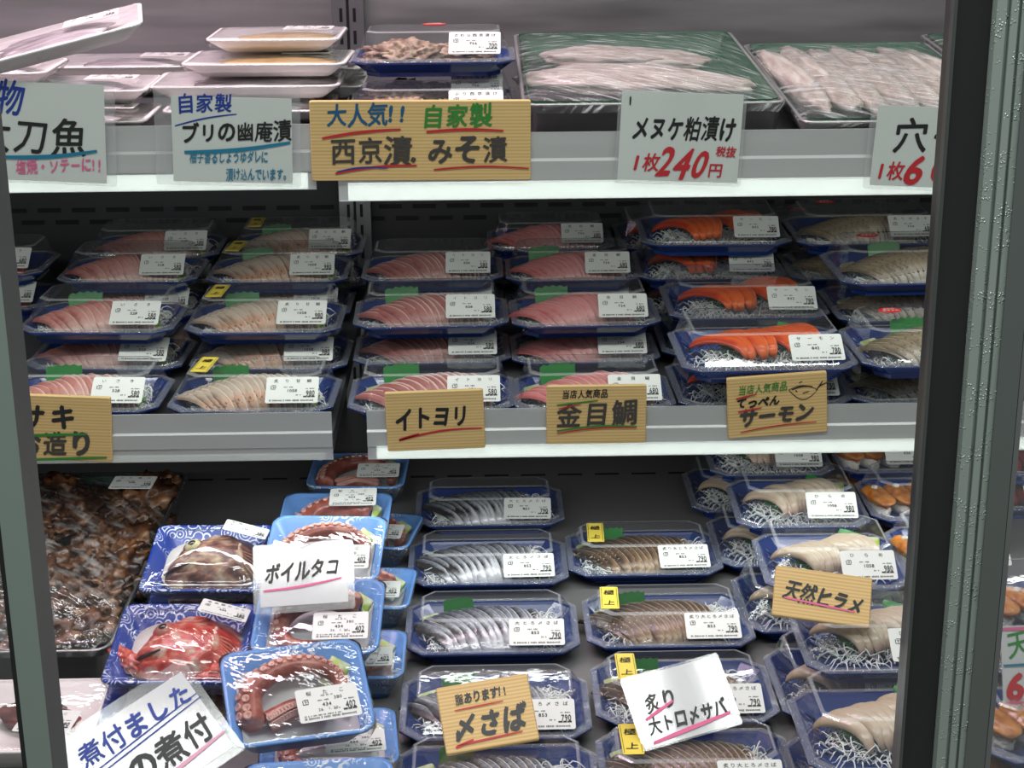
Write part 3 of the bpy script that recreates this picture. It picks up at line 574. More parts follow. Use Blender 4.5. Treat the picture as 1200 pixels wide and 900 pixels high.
def head_pack(px, py, Z, label, stops, name, text, yaw=0., W=.150, D=.130, H=.030, eyecol=(.62, .55, .30), wrap=WRAPF, lab=True, tilt=0., low=False):
    x, y, z = place(px, py, Z+H, D, yaw); p = thing('fish_head_pack', label, 'fish head pack', (x, y, Z+math.sin(R(tilt))*D/2), (R(tilt), 0, R(yaw)), 'fish head packs in patterned navy trays')
    ob('foam_tray', _t.setdefault(('hd', W, D), tray_loft(W, D, H, .010, DBLUE, 'foam_tray', .024)), p)['label'] = 'navy foam tray with white wave print'
    mb = MB(); mb.loft([rr(W-.052, D-.05, .02, .0045), rr(W-.035, D-.034, .03, .017)], True); ob('paper_liner', mb.build('paper_liner', M('liner_white', (.74, .73, .72), .6)), p, (0, 0, .001))
    h = ob('fish_head', head_mesh('fish_head', stops, 55, W*100), p, (.006, .0, .010), (0, R(3), R(8)), (1.0, 1.05, .5 if low else 1.15))
    e = MB(); ring = lambda r, z: [(r*math.cos(2*math.pi*j/20), r*math.sin(2*math.pi*j/20), z) for j in range(20)]
    e.loft([ring(.0125, -.003), ring(.0120, .002), ring(.0095, .0032)], m=2); e.loft([ring(.0095, .0030), ring(.0085, .0050), ring(.0045, .0066)], m=0); e.loft([ring(.0045, .0066), ring(.003, .0074), ring(.0008, .0078)], False, True, m=1)
    ob('eye', e.build('eye', [M('fish_eye', eyecol, .2), M('pupil', (.02, .018, .015), .15), M('eye_socket', stops[1][1], .35)]), h, (-.024, .007, .0255), (0, R(-14), 0))
    g = MB(); g.tube([(-.058, -.013, .006), (-.046, -.018, .017), (-.036, -.020, .022), (-.027, -.019, .0245)], [.0012, .0016, .0014, .0008], 8); ob('mouth', g.build('mouth', M('mouth_dark', (.035, .012, .010), .3)), h)
    g = MB(); g.tube([(.012, .034, .015), (.024, .024, .0225), (.030, .006, .0262), (.027, -.012, .0252), (.016, -.028, .019), (.002, -.036, .013)], [.0012, .0022, .0026, .0024, .0018, .001], 8); ob('gill_cover', g.build('gill_cover', patchmat('gill_edge', [(.4, stops[1][1]), (.6, stops[3][1])], 80, .3)), h)
    g = MB(); 
    for q in range(6): g.tube([(.034, -.006-.003*q, .026-.001*q), (.044, -.010-.0045*q, .024-.0018*q), (.052, -.016-.006*q, .017-.002*q)], [.0014, .0012, .0005], 6)
    ob('fin', g.build('fin', patchmat('fin_brown', [(.4, stops[1][1]), (.6, stops[2][1])], 60, .35)), h)
    if wrap is WRAP:
        for q in range(3): ob('fish_piece', lump_mesh('fish_piece', (.026, .011, .010), q+20, .35, 3, patchmat('red_skin', [(.35, (.40, .02, .015)), (.55, (.58, .10, .06)), (.75, (.68, .45, .38))], 60, .3, .3), 4), p, (.045-.05*q, -.035+.01*q, .012), (0, 0, R(20-30*q)))
    ob('wrap_film', wrap_mesh(W, D, H, lambda u, v: (.003 if low else .019)*max(0, 1-u*u-v*v)**.6, 'wrap_film', wrap), p)
    if lab: stick_label(p, (text, '626', '580'), (W*.29, D*(.36 if low else .26), H+(.0035 if low else .0155)), (0, 0, 0) if low else (R(-16), R(14), R(-5)), .052, .034)
    return p
# ------------------------------------------------------------------ setting: case, shelves, doors
XL, XR = -1.25, 1.25
def boxob(name, lo, hi, mat, parent=None):
    b = MB(); b.box(lo, hi); return ob(name, b.build(name, mat), parent)
struct(boxob('floor', (-2.5, -1.5, -.05), (2.5, 3.2, 0), M('shop_floor', (.35, .35, .33), .4)))
wb = struct(boxob('wall_back', (XL, Y_WALL, 0), (XR, Y_WALL+.04, Z_ROOF), DARK))
struct(boxob('trim_1', (XL, Y_WALL-.012, Z_TOP-.02), (XR, Y_WALL, Z_ROOF), STEEL))
struct(boxob('wall_left', (XL-.04, 1.3, 0), (XL, Y_WALL+.04, Z_ROOF), STEEL)); struct(boxob('wall_right', (XR, 1.3, 0), (XR+.04, Y_WALL+.04, Z_ROOF), STEEL))
struct(boxob('ceiling', (XL, 1.3, Z_ROOF), (XR, Y_WALL+.04, Z_ROOF+.05), M('canopy_white', (.5, .5, .5), .5)))
dk = MB(); dk.box((XL, 1.14, Z_DECK-.03), (XR, Y_WALL, Z_DECK)); dk.box((XL, 1.10, 0), (XR, 1.14, Z_DECK-.10))
deck = struct(ob('display_deck', dk.build('display_deck', DECKM)))
vb = MB()
for r_, Y in enumerate((2.285, 2.38)):
    for i in range(46):
        x = XL+.03+i*.053+(.026 if r_ else 0); vb.box((x, Y, Z_DECK-.001), (x+.035, Y+.006, Z_DECK+.0006))
struct(ob('air_slots', vb.build('air_slots', BLACK), deck))
vb = MB()
for r_ in range(2):
    for i in range(46):
        p = onY(600, 240+14*r_, Y_WALL); x = XL+.03+i*.053+(.026 if r_ else 0); vb.box((x, Y_WALL-.0012, p.z-.0035), (x+.036, Y_WALL-.0002, p.z+.0035))
struct(ob('air_slots', vb.build('air_slots', BLACK), wb))
# slotted upright between the bays
ux = onY(409, 15, Y_WALL).x; b = MB(); b.box((ux-.024, Y_WALL-.030, Z_DECK), (ux+.024, Y_WALL-.012, Z_ROOF-.1), 0); b.box((ux-.002, Y_WALL-.0312, Z_DECK), (ux+.002, Y_WALL-.0298, Z_ROOF-.1), 1)
for i in range(40):
    z = Z_DECK+.05+i*.033
    for s in (-1, 1): b.box((ux+s*.010-.0022, Y_WALL-.0308, z), (ux+s*.010+.0022, Y_WALL-.0296, z+.020), 1)
t = thing('shelf_upright', 'slotted steel upright on the back wall between the two bays', 'shelf upright'); ob('slotted_post', b.build('slotted_post', [M('upright_grey', (.25, .25, .26), .4, .6), BLACK]), t)
def shelf(label, xa, xb, Zs, ytop, ybot, tray, glow, thick=.022, cut=0.):
    t = thing('display_shelf', label, 'shelf', (0, 0, 0)); t['group'] = 'refrigerated shelves'
    boxob('shelf_board', (xa, Y_RAIL+.012, Zs-thick), (xb, Y_WALL-.035, Zs-.0005), M('shelf_enamel', (.10, .10, .105), .4, .4), t)
    z1 = onY((xa+xb)/2*900+600, ytop, Y_RAIL).z; z0 = onY((xa+xb)/2*900+600, ybot, Y_RAIL).z; H = z1-z0
    b = MB(); rings = []
    for y, z in ((0, z1), (.0, z0+H*.62), (-.002, z0+H*.58), (-.002, z0+H*.30), (.0005, z0+H*.26), (.0005, z0+.001), (.008, z0)):
        rings.append([(xa, Y_RAIL+y, z), (xb, Y_RAIL+y, z), (xb, Y_RAIL+y+.0022, z), (xa, Y_RAIL+y+.0022, z)])
    b.loft(rings, True, True, smooth=False); ob('price_rail', b.build('price_rail', ACR), t)['label'] = 'translucent price rail along the shelf front'
    ls = boxob('light_strip', (xa+.01, Y_RAIL+.004, z0+.001), (xb-.01, Y_RAIL+.011, z0+H*glow[0]), glow[1], t)
    ls['label'] = 'glowing white light strip behind the rail'
    for x in (xa+.02, xb-.02): boxob('bracket', (x-.002, Y_RAIL+.05, Zs-.05), (x+.002, Y_WALL-.032, Zs-thick), DARK, t)
    return t
xs = onY(393, 500, Y_RAIL).x
shelf('left half of the top shelf with white foam trays', XL+.005, onY(370, 200, Y_RAIL).x, Z_TOP, 150, 228, None, (.24, GLOW))
shelf('right half of the top shelf with green wrapped trays', onY(396, 200, Y_RAIL).x, XR-.005, Z_TOP, 150, 229, None, (.26, GLOW))
shelf('left half of the middle shelf with isaki and tilefish packs', XL+.005, onY(389, 500, Y_RAIL).x, Z_MID-.004, 489, 546, None, (.10, GLOW2))
shelf('right half of the middle shelf with itoyori to salmon packs', onY(430, 500, Y_RAIL).x, XR-.005, Z_MID, 472, 530, None, (.22, GLOW))
# sliding doors
Y_D = 1.05
ALU = M('door_aluminium', (.25, .30, .275), .4, .35); ALU2 = M('door_edge', (.22, .225, .225), .3, .8); ALUD = M('door_channel', (.10, .11, .105), .4, .7); RUB = M('door_gasket', (.010, .010, .011), .35)
def colx(px, py=450, Y=Y_D): return onY(px, py, Y).x
d1 = struct(thing('door_1', 'sliding door edge on the left of the opening', 'door')); del d1['category']
zb, zt = .55, 2.2
boxob('door_stile', (colx(-18, 450), Y_D, zb), (colx(14, 450), Y_D+.03, zt), ALU, d1)
b = MB(); xa, xb = colx(14), colx(34, 450, Y_D+.016); b.loft([[(xa, Y_D, z), (xb, Y_D+.016, z), (colx(32, 450, Y_D+.03), Y_D+.03, z), (colx(10, 450, Y_D), Y_D+.03, z)] for z in (zb, zt)], True, True, smooth=False); ob('door_edge', b.build('door_edge', ALU2), d1)
boxob('door_channel', (colx(-26), Y_D+.004, zb), (colx(-18), Y_D+.026, zt), RUB, d1)
boxob('door_glass', (colx(-26)-.6, Y_D+.012, zb), (colx(-26), Y_D+.016, zt), film('door_pane', .01, .03), d1)
d2 = struct(thing('door_2', 'sliding door frame on the right of the opening', 'door')); del d2['category']
DEW = dewmat('dewy_aluminium', (.34, .39, .355))
boxob('gasket', (colx(1091), Y_D+.006, zb), (colx(1133), Y_D+.03, zt), RUB, d2)
boxob('gasket_lip', (colx(1088), Y_D+.004, zb), (colx(1092), Y_D+.012, zt), ALUD, d2)
b = MB(); prof = []
for px, dy in ((1131, .004), (1133, 0), (1144, 0), (1145, .003), (1148, .003), (1149, .0), (1157, 0), (1158, .003), (1160, .003), (1161, 0), (1168, .0)): prof.append((colx(px), Y_D+dy))
prof += [(colx(1168), Y_D+.03), (colx(1131), Y_D+.03)]
b.loft([[(x, y, z) for x, y in prof] for z in (zb, zt)], True, True, smooth=False); ob('ribbed_channel', b.build('ribbed_channel', DEW), d2)
boxob('door_stile', (colx(1168), Y_D-.002, zb), (colx(1193), Y_D+.03, zt), M('stile_grey', (.17, .185, .175), .4, .75), d2)
b = MB(); b.box((colx(1193)+.0004, Y_D-.002, zb), (colx(1200), Y_D+.03, zt)); ob('door_edge', b.build('door_edge', ALU2), d2)
boxob('door_glass', (colx(1200), Y_D+.012, zb), (colx(1200)+.6, Y_D+.016, zt), film('door_pane_right', .01, .03), d2)
# ------------------------------------------------------------------ signs
def sign(name, kind, cx, cy, wp, hp, label, lines=(), strokes=(), Y=None, Z=None, rot=0., tilt=0., yaw=0., margin=(7, 7, 7, 7), paper=None, extra=None):
    """A card of wp x hp photo pixels; lettering is placed in the card's own pixels from its top left corner."""
    c = onY(cx, cy, Y) if Y else onZ(cx, cy, Z); t = R(tilt)
    ax = Vector((1, 0, 0)); ay = Vector((0, math.sin(t), math.cos(t))); az = ax.cross(ay); rz = Matrix.Rotation(R(yaw), 3, 'Z'); ax, ay, az = rz@ax, rz@ay, rz@az
    s = zdepth(c)/F; fore = abs(az.dot((c-EYE).normalized())); sh = s/max(.35, fore); q = Matrix.Rotation(R(rot), 3, az); ax2, ay2 = q@ax, q@ay
    o = thing(name, label, 'sign', c); o.matrix_world = Matrix(((ax2.x, ay2.x, az.x, c.x), (ax2.y, ay2.y, az.y, c.y), (ax2.z, ay2.z, az.z, c.z), (0, 0, 0, 1)))
    W, H = wp*s, hp*sh
    b = MB()
    if kind == 'wood':
        r1 = rr(W-.002, H-.002, .0015, 0, 3); r0 = rr(W, H, .002, -.0012, 3); r2 = rr(W, H, .002, -.0045, 3); r3 = rr(W-.002, H-.002, .0015, -.006, 3); b.loft([r3, r2, r0, r1], True, True, smooth=False); ob('wooden_board', b.build('wooden_board', WOOD), o); zt_ = .0006
    else:
        r = rr(W, H, .003, -.0008); b.loft([r, [(x, y, .0008) for x, y, _ in r]], True, True, smooth=False); ob('clear_sleeve', b.build('clear_sleeve', LAM), o)
        l, tp, rt, bt = [m*k for m, k in zip(margin, (s, sh, s, sh))]; b2 = MB(); b2.box((-W/2+l, -H/2+bt, -.0004), (W/2-rt, H/2-tp, .0004)); ob('paper_card', b2.build('paper_card', paper or CARD), o); zt_ = .0011
    X = lambda x: -W/2+x*s; Yv = lambda y: H/2-y*sh
    by = {}
    for k, ln in enumerate(lines):
        txt, x, y, size, width, mat, off, shear, rt_ = ln; mb = by.setdefault(mat.name, (MB(), mat))[0]
        put_text(mb, txt, X(x), Yv(y), size*s, width*s, off, shear, R(rt_), .07, sy=sh/s, seed=len(txt)*31+k)
    for pts, wd, mat in strokes:
        mb = by.setdefault(mat.name, (MB(), mat))[0]; put_stroke(mb, [(X(x), Yv(y)) for x, y in pts], wd*s)
    for k, (nm, (mb, mat)) in enumerate(by.items()):
        ob('lettering', mb.build('lettering', mat), o, (0, 0, zt_+.0003*k))['label'] = nm.replace('_ink', '').replace('_', ' ')+' hand lettering'
    return o
def arc(x0, y0, x1, y1, b=0., n=8): return [(x0+(x1-x0)*i/n, y0+(y1-y0)*i/n-b*math.sin(math.pi*i/n)) for i in range(n+1)]
YS = Y_RAIL-.006
sign('price_card', 'lam', 62, 155, 146, 118, 'pale green card at the upper left for cutlassfish with teal underline', [('煮物', -24, 20, 42, 66, BLUEINK, .04, .1, -4), ('太刀魚', -18, 62, 46, 132, INK, .03, .12, -2), ('塩焼・ソテーに!!', 28, 100, 18, 104, PINKINK, .03, .1, 4)],
     [(arc(12, 89, 124, 78, -3), 5, TEALINK)], Y=YS-.001, rot=-3, margin=(2, 4, 12, 3))
sign('price_card', 'lam', 267, 160, 170, 114, 'pale green card with blue heading hung beside the left end of the top rail', [('自家製', 26, 21, 24, 66, BLUEINK, .045, .1, 3), ('ブリの幽庵漬', 30, 55, 25, 130, INK, .04, .1, 3), ('柚子香るしょうゆダレに', 40, 82, 15, 92, TEALINK, .025, .1, 2), ('漬け込んでいます。', 82, 101, 15, 76, TEALINK, .025, .1, 2)],
     [(arc(24, 46, 96, 31, 2), 2, BLUEINK), (arc(34, 76, 158, 62, -3), 5, TEALINK)], Y=YS-.001, rot=-2, margin=(20, 12, 10, 4))
sign('wooden_sign', 'wood', 493, 165, 258, 93, 'largest wooden sign, on the top rail, with green and blue headings', [('大人気!!', 20, 18, 27, 98, NAVYINK, .05, .1, 2), ('自家製', 130, 18, 30, 84, GREENINK, .05, .1, 0), ('西京漬.みそ漬', 22, 57, 34, 210, GREYINK, .04, .05, 0)],
     [(arc(14, 43, 106, 33, 2), 3.5, REDINK), (arc(136, 36, 226, 35, 2), 3.5, REDINK), (arc(28, 84, 124, 75, 3), 3, REDINK), (arc(144, 80, 256, 79, 3), 2.4, REDINK), (arc(30, 82, 90, 78, 3), 2, BLUEINK)], Y=YS, rot=-.4)
sign('price_card', 'lam', 797, 162, 150, 108, 'pale card with the red number 240 on the top rail', [('メヌケ粕漬け', 18, 44, 30, 122, INK, .045, .12, 1), ('1枚', 20, 84, 24, 34, REDINK, .04, .2, 2), ('240', 52, 82, 46, 60, REDINK, .03, .35, 2), ('税抜', 118, 68, 13, 24, REDINK, .05, .1, 0), ('円', 110, 90, 17, 18, REDINK, .04, .1, 0)], [(arc(14, 8, 14, 18), 2, INK)], Y=YS-.001, rot=-2.5, margin=(4, 2, 4, 4))
sign('price_card', 'lam', 1070, 170, 108, 102, 'pale card half hidden by the right door frame on the top rail', [('穴子', 26, 42, 44, 96, INK, .04, .1, 0), ('1枚', 14, 82, 24, 34, REDINK, .04, .15, 2), ('60', 46, 78, 44, 60, REDINK, .035, .3, 2)], Y=YS-.001, rot=-3, margin=(8, 8, 2, 4))
sign('wooden_sign', 'wood', 66, 502, 128, 74, 'wooden sign half hidden by the left door frame on the middle rail', [('イサキ', -16, 26, 32, 106, INK, .05, .1, 2), ('お造り', 16, 56, 31, 92, GREYINK, .06, .1, 2)], [(arc(30, 46, 100, 42), 3.5, GREENINK), (arc(30, 74, 122, 68), 3.5, GREENINK)], Y=YS, rot=-3, yaw=0)
sign('wooden_sign', 'wood', 510, 493, 115, 69, 'wooden sign with four bold characters and one red line below itoyori packs', [('イトヨリ', 10, 32, 28, 88, INK, .05, .15, 2)], [(arc(14, 56, 112, 45, 4), 2.5, REDINK), (arc(14, 55, 38, 49), 3, REDINK)], Y=YS, rot=1.5)
sign('wooden_sign', 'wood', 699, 486, 117, 68, 'wooden sign below the pink golden eye packs with green and red underlines', [('当店人気商品', 18, 10, 11, 54, INK, .04, .1, 1), ('金目鯛', 10, 34, 32, 98, GREYINK, .05, .1, 1)], [(arc(12, 22, 60, 17), 2, GREENINK), (arc(14, 26, 40, 21), 1.6, REDINK), (arc(12, 52, 106, 48, 3), 2.2, GREENINK), (arc(12, 55, 106, 50, 3), 1.6, REDINK)], Y=YS, rot=0)
fish = [(arc(72, 18, 104, 22, -10), 1, INK), (arc(72, 18, 106, 20, 5), .9, INK), (arc(104, 21, 112, 10), 1.4, INK), (arc(108, 16, 117, 12), 1.4, INK), (arc(76, 18, 100, 16, 2), 1.6, INK), (arc(80, 19, 82, 21), 1.4, INK), (arc(88, 23, 96, 21), 1, INK), (arc(84, 11, 88, 9), 1, INK)]
sign('wooden_sign', 'wood', 911, 475, 117, 70, 'wooden sign with a small fish drawing below the salmon packs', [('当店人気商品', 13, 15, 12, 58, GREENINK, .03, .15, 2), ('てっぺん', 10, 30, 13, 52, INK, .06, .3, 2), ('サーモン', 13, 47, 23, 88, GREYINK, .06, .2, 2)], [(arc(10, 24, 34, 20), 2, REDINK), (arc(12, 39, 40, 36), 2, REDINK), (arc(14, 63, 104, 57, 2), 1.6, REDINK)]+fish, Y=YS, rot=3.5)
# ------------------------------------------------------------------ packs on the middle shelf
ZM, ZL = Z_MID, Z_MID-.004
I = lambda k, px, py, lv, lab, z=None, **kw: pack(k, px, py, ZM if z is None else z, lv, lab, **kw)
I('isaki', 84, 482, 0, 'front isaki pack of its column, standing behind the wooden sign at the left', ZL, yaw=-2)
u = I('isaki', 108, 389, 1, 'isaki pack with a bright green leaf, raised on another pack', ZL, yaw=-3)
below(u, 'isaki', 'dim isaki pack under the isaki pack with the green leaf', .004, .006)
u = I('isaki', 145, 330, 1, 'isaki pack in shadow right behind the one with the green leaf', ZL, yaw=-2, leaf=False)
below(u, 'isaki', 'lower isaki pack under the shadowed one, hardly in view', .0, .004)
u = I('isaki', 176, 300, 1, 'rearmost isaki pack, mostly hidden at the back wall', ZL, yaw=0, leaf=False); u.location.y = 2.512
below(u, 'isaki', 'lowest isaki pack at the back wall under the rearmost one')
I('amadai', 290, 482, 0, 'front seared tilefish pack with bright yellow sticker by the left rail end', ZL, yaw=-2, stick=True)
u = I('amadai', 305, 389, 1, 'raised seared tilefish pack of reddish slices with yellow sticker at its left corner', ZL, yaw=-1, stick=True)
below(u, 'amadai', 'dim seared tilefish pack directly under the raised tilefish pack', .004, .006)
u = I('amadai', 322, 330, 1, 'seared tilefish pack in shadow behind the raised one', ZL, yaw=-1, stick=True)
below(u, 'amadai', 'lower tilefish pack under the shadowed one, hardly in view', 0, .004)
u = I('amadai', 345, 300, 1, 'rearmost tilefish pack at the back wall', ZL, stick=True); u.location.y = 2.512
below(u, 'amadai', 'lowest tilefish pack at the back wall under the rearmost one')
I('itoyori', 505, 481, 0, 'front itoyori pack of dark red slices above its wooden sign')
u = I('itoyori', 505, 382, 1, 'raised itoyori pack with square green leaf and white streaked slices', yaw=1)
below(u, 'itoyori', 'dim itoyori pack under the raised itoyori pack', .0, .006)
u = I('itoyori', 506, 328, 1, 'itoyori pack in shadow at the back of its column', leaf=False)
below(u, 'itoyori', 'lower itoyori pack at the back, hardly in view', 0, .004)
I('kinmedai', 700, 480, 0, 'front golden eye pack of bright pink slices above its wooden sign', yaw=1)
u = I('kinmedai', 689, 381, 1, 'raised golden eye pack with square green leaf and pink slices', yaw=1)
below(u, 'kinmedai', 'dim golden eye pack under the raised golden eye pack', .0, .006)
u = I('kinmedai', 674, 328, 1, 'golden eye pack in shadow behind the raised pink pack')
below(u, 'kinmedai', 'lower golden eye pack at the back, hardly in view', 0, .004)
u = I('kinmedai', 648, 300, 1, 'rearmost golden eye pack at the back wall', leaf=False); u.location.y = 2.512
below(u, 'kinmedai', 'lowest golden eye pack at the back wall under the rearmost one')
u = I('salmon', 906, 433, 1, 'front salmon pack on top, nearest the shelf edge', yaw=1)
below(u, 'salmon', 'lowest front salmon pack, behind the sign with the fish drawing', .0, .020)
u = I('salmon', 881, 372, 1, 'second salmon pack from the front, lit orange, on a stack')
below(u, 'salmon', 'dim salmon pack at the bottom of the second stack', -.008, .006)
u = I('salmon', 848, 297, 2, 'highest salmon pack at the rear with its label in full view', yaw=-1); u.location.y = max(u.location.y, 2.345)
u = below(u, 'salmon', 'shadowed salmon pack directly below the highest salmon pack', -.004, .006)
below(u, 'salmon', 'bottom salmon pack of the rear stack', .004, .004)
u = I('salmon', 808, 290, 1, 'rearmost salmon pack, a corner showing left of the highest one', leaf=False); u.location.y = 2.53
below(u, 'salmon', 'bottom pack under the rearmost salmon pack')
u = I('kamasu', 1118, 428, 1, 'front barracuda pack with red oval sticker on a shiny lid', yaw=1)
below(u, 'kamasu', 'bottom barracuda pack at the front beside the right door frame', -.004, .018)
u = I('kamasu', 1085, 331, 2, 'barracuda pack with green leaf and red oval sticker', yaw=1)
u = below(u, 'kamasu', 'shadowed barracuda pack under the pack with the green leaf', .0, .004)
below(u, 'kamasu', 'bottom barracuda pack of the second stack', .004, .004)
u = I('kamasu', 1030, 290, 2, 'dim barracuda pack at the rear with shadowed red sticker', leaf=False, yaw=0); u.location.y = 2.335; u.location.z = ZM+LH*2
u = below(u, 'kamasu', 'lower barracuda pack of the rear stack', -.006, .004)
below(u, 'kamasu', 'bottom barracuda pack of the rear stack', .004, .004)
u = I('kamasu', 980, 280, 1, 'rearmost barracuda pack behind the highest salmon pack', leaf=False); u.location.y = 2.515
below(u, 'kamasu', 'bottom pack under the rearmost barracuda pack')
u = I('tuna', -36, 322, 1, 'pack in shadow at the far left edge of the middle shelf', ZL, yaw=-2, stick=True)
below(u, 'tuna', 'lower pack at the far left edge of the middle shelf')
# ------------------------------------------------------------------ packs on the deck
ZD = Z_DECK
for py, px, lab in ((962, 583, 'mackerel pack at the bottom edge in front of the small wooden sign'), (865, 581, 'vinegared mackerel pack lying under the small wooden sign'), (765, 577, 'vinegared mackerel pack, second from the front, green leaf in view'), (684, 572, 'vinegared mackerel pack, second from the back'), (615, 574, 'rearmost vinegared mackerel pack on the bare grey deck')):
    I('shimesaba', px, py, 0, lab, ZD, leaf=py > 700)
for py, px, lab in ((941, 826, 'seared mackerel pack at the bottom edge with yellow sticker'), (846, 809, 'seared mackerel pack under the white laminated card'), (757, 789, 'seared mackerel pack behind the white laminated card, yellow sticker upright'), (673, 759, 'rearmost seared mackerel pack with browned skin')):
    I('aburi', px, py, 0, lab, ZD, stick=True)
for py, px, lab, lab2, yw in ((905, 1059, 'flounder pack at the bottom edge against the right door frame', 'lower flounder pack under the one at the bottom edge', 0), (787, 1044, 'flounder pack just below the tilted wooden sign', 'lower flounder pack below the one just under the tilted sign', 0), (690, 986, 'flounder pack half covered by the tilted wooden sign', 'lower flounder pack below the sign covered one', -1), (617, 945, 'flounder pack behind the tilted wooden sign', 'lower flounder pack below the one behind the sign', -1), (556, 908, 'rearmost flounder pack under the middle shelf edge', 'lower flounder pack below the rearmost flounder pack', 0)):
    u = I('hirame', px, py, 1, lab, ZD, yaw=yw); below(u, 'hirame', lab2, -.024 if py < 900 else -.006, -.004, 0 if py < 700 else 1)
for py, px, lab, lab2 in ((553, 1040, 'rearmost glazed nigiri pack under the shelf edge', 'lower pack under the rearmost nigiri pack'), (609, 1082, 'middle glazed nigiri pack with label beside the right door frame', 'lower pack under the middle nigiri pack'), (674, 1124, 'nearest glazed nigiri pack, half hidden by the right door frame', 'lower pack under the nearest nigiri pack')):
    u = I('nigiri', px, py, 1, lab, ZD, lx=.032); below(u, 'nigiri', lab2, .0, .003)
u = I('tuna', 1190, 556, 1, 'deep red pack in shadow at the rear beside the right door frame', ZD); below(u, 'tuna', 'lower red pack under the deep red pack at the rear')
u = I('nigiri', 1242, 892, 1, 'glazed nigiri pack seen to the right of the door frame', ZD); below(u, 'nigiri', 'lower pack under the nigiri right of the door frame')
u = I('nigiri', 1236, 742, 1, 'blue tray pack behind the pink bordered card right of the door frame', ZD); below(u, 'nigiri', 'lower pack behind the card right of the door frame')
sign('price_card', 'lam', 1228, 778, 110, 88, 'pink bordered card with a red number right of the door frame', [('天然', 6, 24, 34, 60, GREENINK, .02, .1, 8), ('6', 4, 66, 44, 26, REDINK, .05, .1, 0), ('50', 34, 60, 38, 40, REDINK, .05, .1, 0)], [(arc(2, 4, 108, 4), 4, PINKINK), (arc(2, 44, 108, 42), 3, TEALINK), (arc(2, 85, 108, 85), 3, PINKINK)], Y=1.45, tilt=20, paper=CARDW, rot=1, margin=(1, 1, 1, 1))
# octopus
for px, py, lab, yw, v in ((415, 640, 'lower octopus pack behind the laminated octopus card', -10, 0), (410, 712, 'lower octopus pack right of the laminated octopus card', -4, 1), (398, 795, 'lower octopus pack right of the middle of the octopus stack', 0, 2), (386, 900, 'lower octopus pack under the front octopus pack', 5, 1)):
    octopus_pack(px, py, ZD, lab, yw, 0, v)
octopus_pack(415, 570, ZD, 'rearmost octopus pack with dark curled arm under the rail end', -3, 4, 0, lab=(.03, -.02))
octopus_pack(387, 630, ZD+.044, 'octopus pack whose label peeks out behind the card', -2, 8, 1, lab=(.02, .03))
octopus_pack(374, 676, ZD+.050, 'octopus pack behind the laminated card, pink arm arching', -4, 18, 0)
octopus_pack(368, 760, ZD+.046, 'octopus pack with large suckers just below the laminated card', -2, 18, 1)
octopus_pack(372, 995, ZD+.030, 'octopus pack at the bottom edge with dark curled arms', 4, 14, 2)
octopus_pack(356, 858, ZD+.064, 'front octopus pack turned askew, large looped arm', 13, 24, 0)
sign('price_card', 'lam', 356, 676, 118, 80, 'white laminated card with pale lettering and pink underline on the octopus packs', [('ボイルタコ', 14, 36, 24, 88, GREYINK, .045, .2, 4)], [(arc(12, 54, 104, 44, -2), 3, PINKINK)], Z=ZD+.135, tilt=42, rot=3, paper=CARDW, margin=(8, 8, 8, 8))
# fish heads and the side dishes
BR = [(.34, (.05, .016, .012)), (.47, (.19, .065, .05)), (.57, (.36, .21, .13)), (.70, (.58, .46, .32))]
RD = [(.32, (.32, .012, .010)), (.5, (.52, .06, .035)), (.62, (.55, .30, .22)), (.75, (.72, .62, .55))]
u = head_pack(234, 690, ZD+.0375, 'brown sea bream head in a navy tray on top of another', BR, 'sea_bream', '真鯛かぶと', -2, tilt=12, W=.140)
v = head_pack(250, 690, ZD, 'brown fish head pack hidden under the sea bream head, its label showing behind', BR, 'sea_bream', '真鯛かぶと', -2, tilt=12, low=True, W=.140); v.location = u.location + Vector((.002, .014, -.0375))
u = head_pack(200, 797, ZD+.0375, 'red golden eye head under glaring wrap in a navy tray', RD, 'golden_eye', '金目鯛かぶと', -2, W=.143, eyecol=(.45, .16, .12), wrap=WRAP, tilt=12)
v = head_pack(217, 850, ZD, 'fish head tray beneath the angled laminated card', BR, 'sea_bream', '真鯛かぶと', -2, lab=False, tilt=12, low=True, W=.143); v.location = u.location + Vector((-.004, -.018, -.0415))
sign('price_card', 'lam', 158, 884, 215, 132, 'large laminated card lying askew at the lower left with blue and black lettering', [('煮付ました', 52, 38, 29, 150, BLUEINK, .04, .1, 0), ('スの煮付', 50, 84, 38, 150, INK, .05, .1, 0)], [(arc(40, 60, 205, 46), 2, BLUEINK), (arc(40, 66, 207, 52), 2, BLUEINK), (arc(80, 114, 206, 102), 5, PALEPINK)], Z=ZD+.125, tilt=52, rot=36, paper=CARDW, margin=(14, 14, 10, 10))
# steel tray of simmered fish pieces
STW = patchmat('simmered_fish', [(.34, (.012, .005, .003)), (.48, (.055, .022, .010)), (.58, (.15, .065, .028)), (.66, (.28, .15, .075)), (.76, (.55, .48, .42))], 30, .35, .9)
fr = onZ(128, 762, ZD+.05); bl = onZ(205, 550, ZD+.05); L_ = .53; W_ = .40
t = thing('serving_tray', 'wrapped steel tray of dark brown simmered fish pieces', 'tray', (fr.x-W_/2, fr.y+L_/2, ZD)); t['group'] = 'wrapped serving trays'
ob('steel_tray', tray_loft(W_, L_, .05, .02, brushed('tray_steel', (.30, .30, .30), .3, .9), 'steel_tray', .012), t)
mb = MB(); mb.loft([rr(W_-.03, L_-.03, .02, .006), rr(W_-.013, L_-.013, .02, .047)], True); ob('green_lining', mb.build('green_lining', GREENT), t)
lm = [lump_mesh('simmered_piece', (.034, .027, .020), q+40, .62, 2.4, STW, 4) for q in range(5)]
rg = random.Random(5)
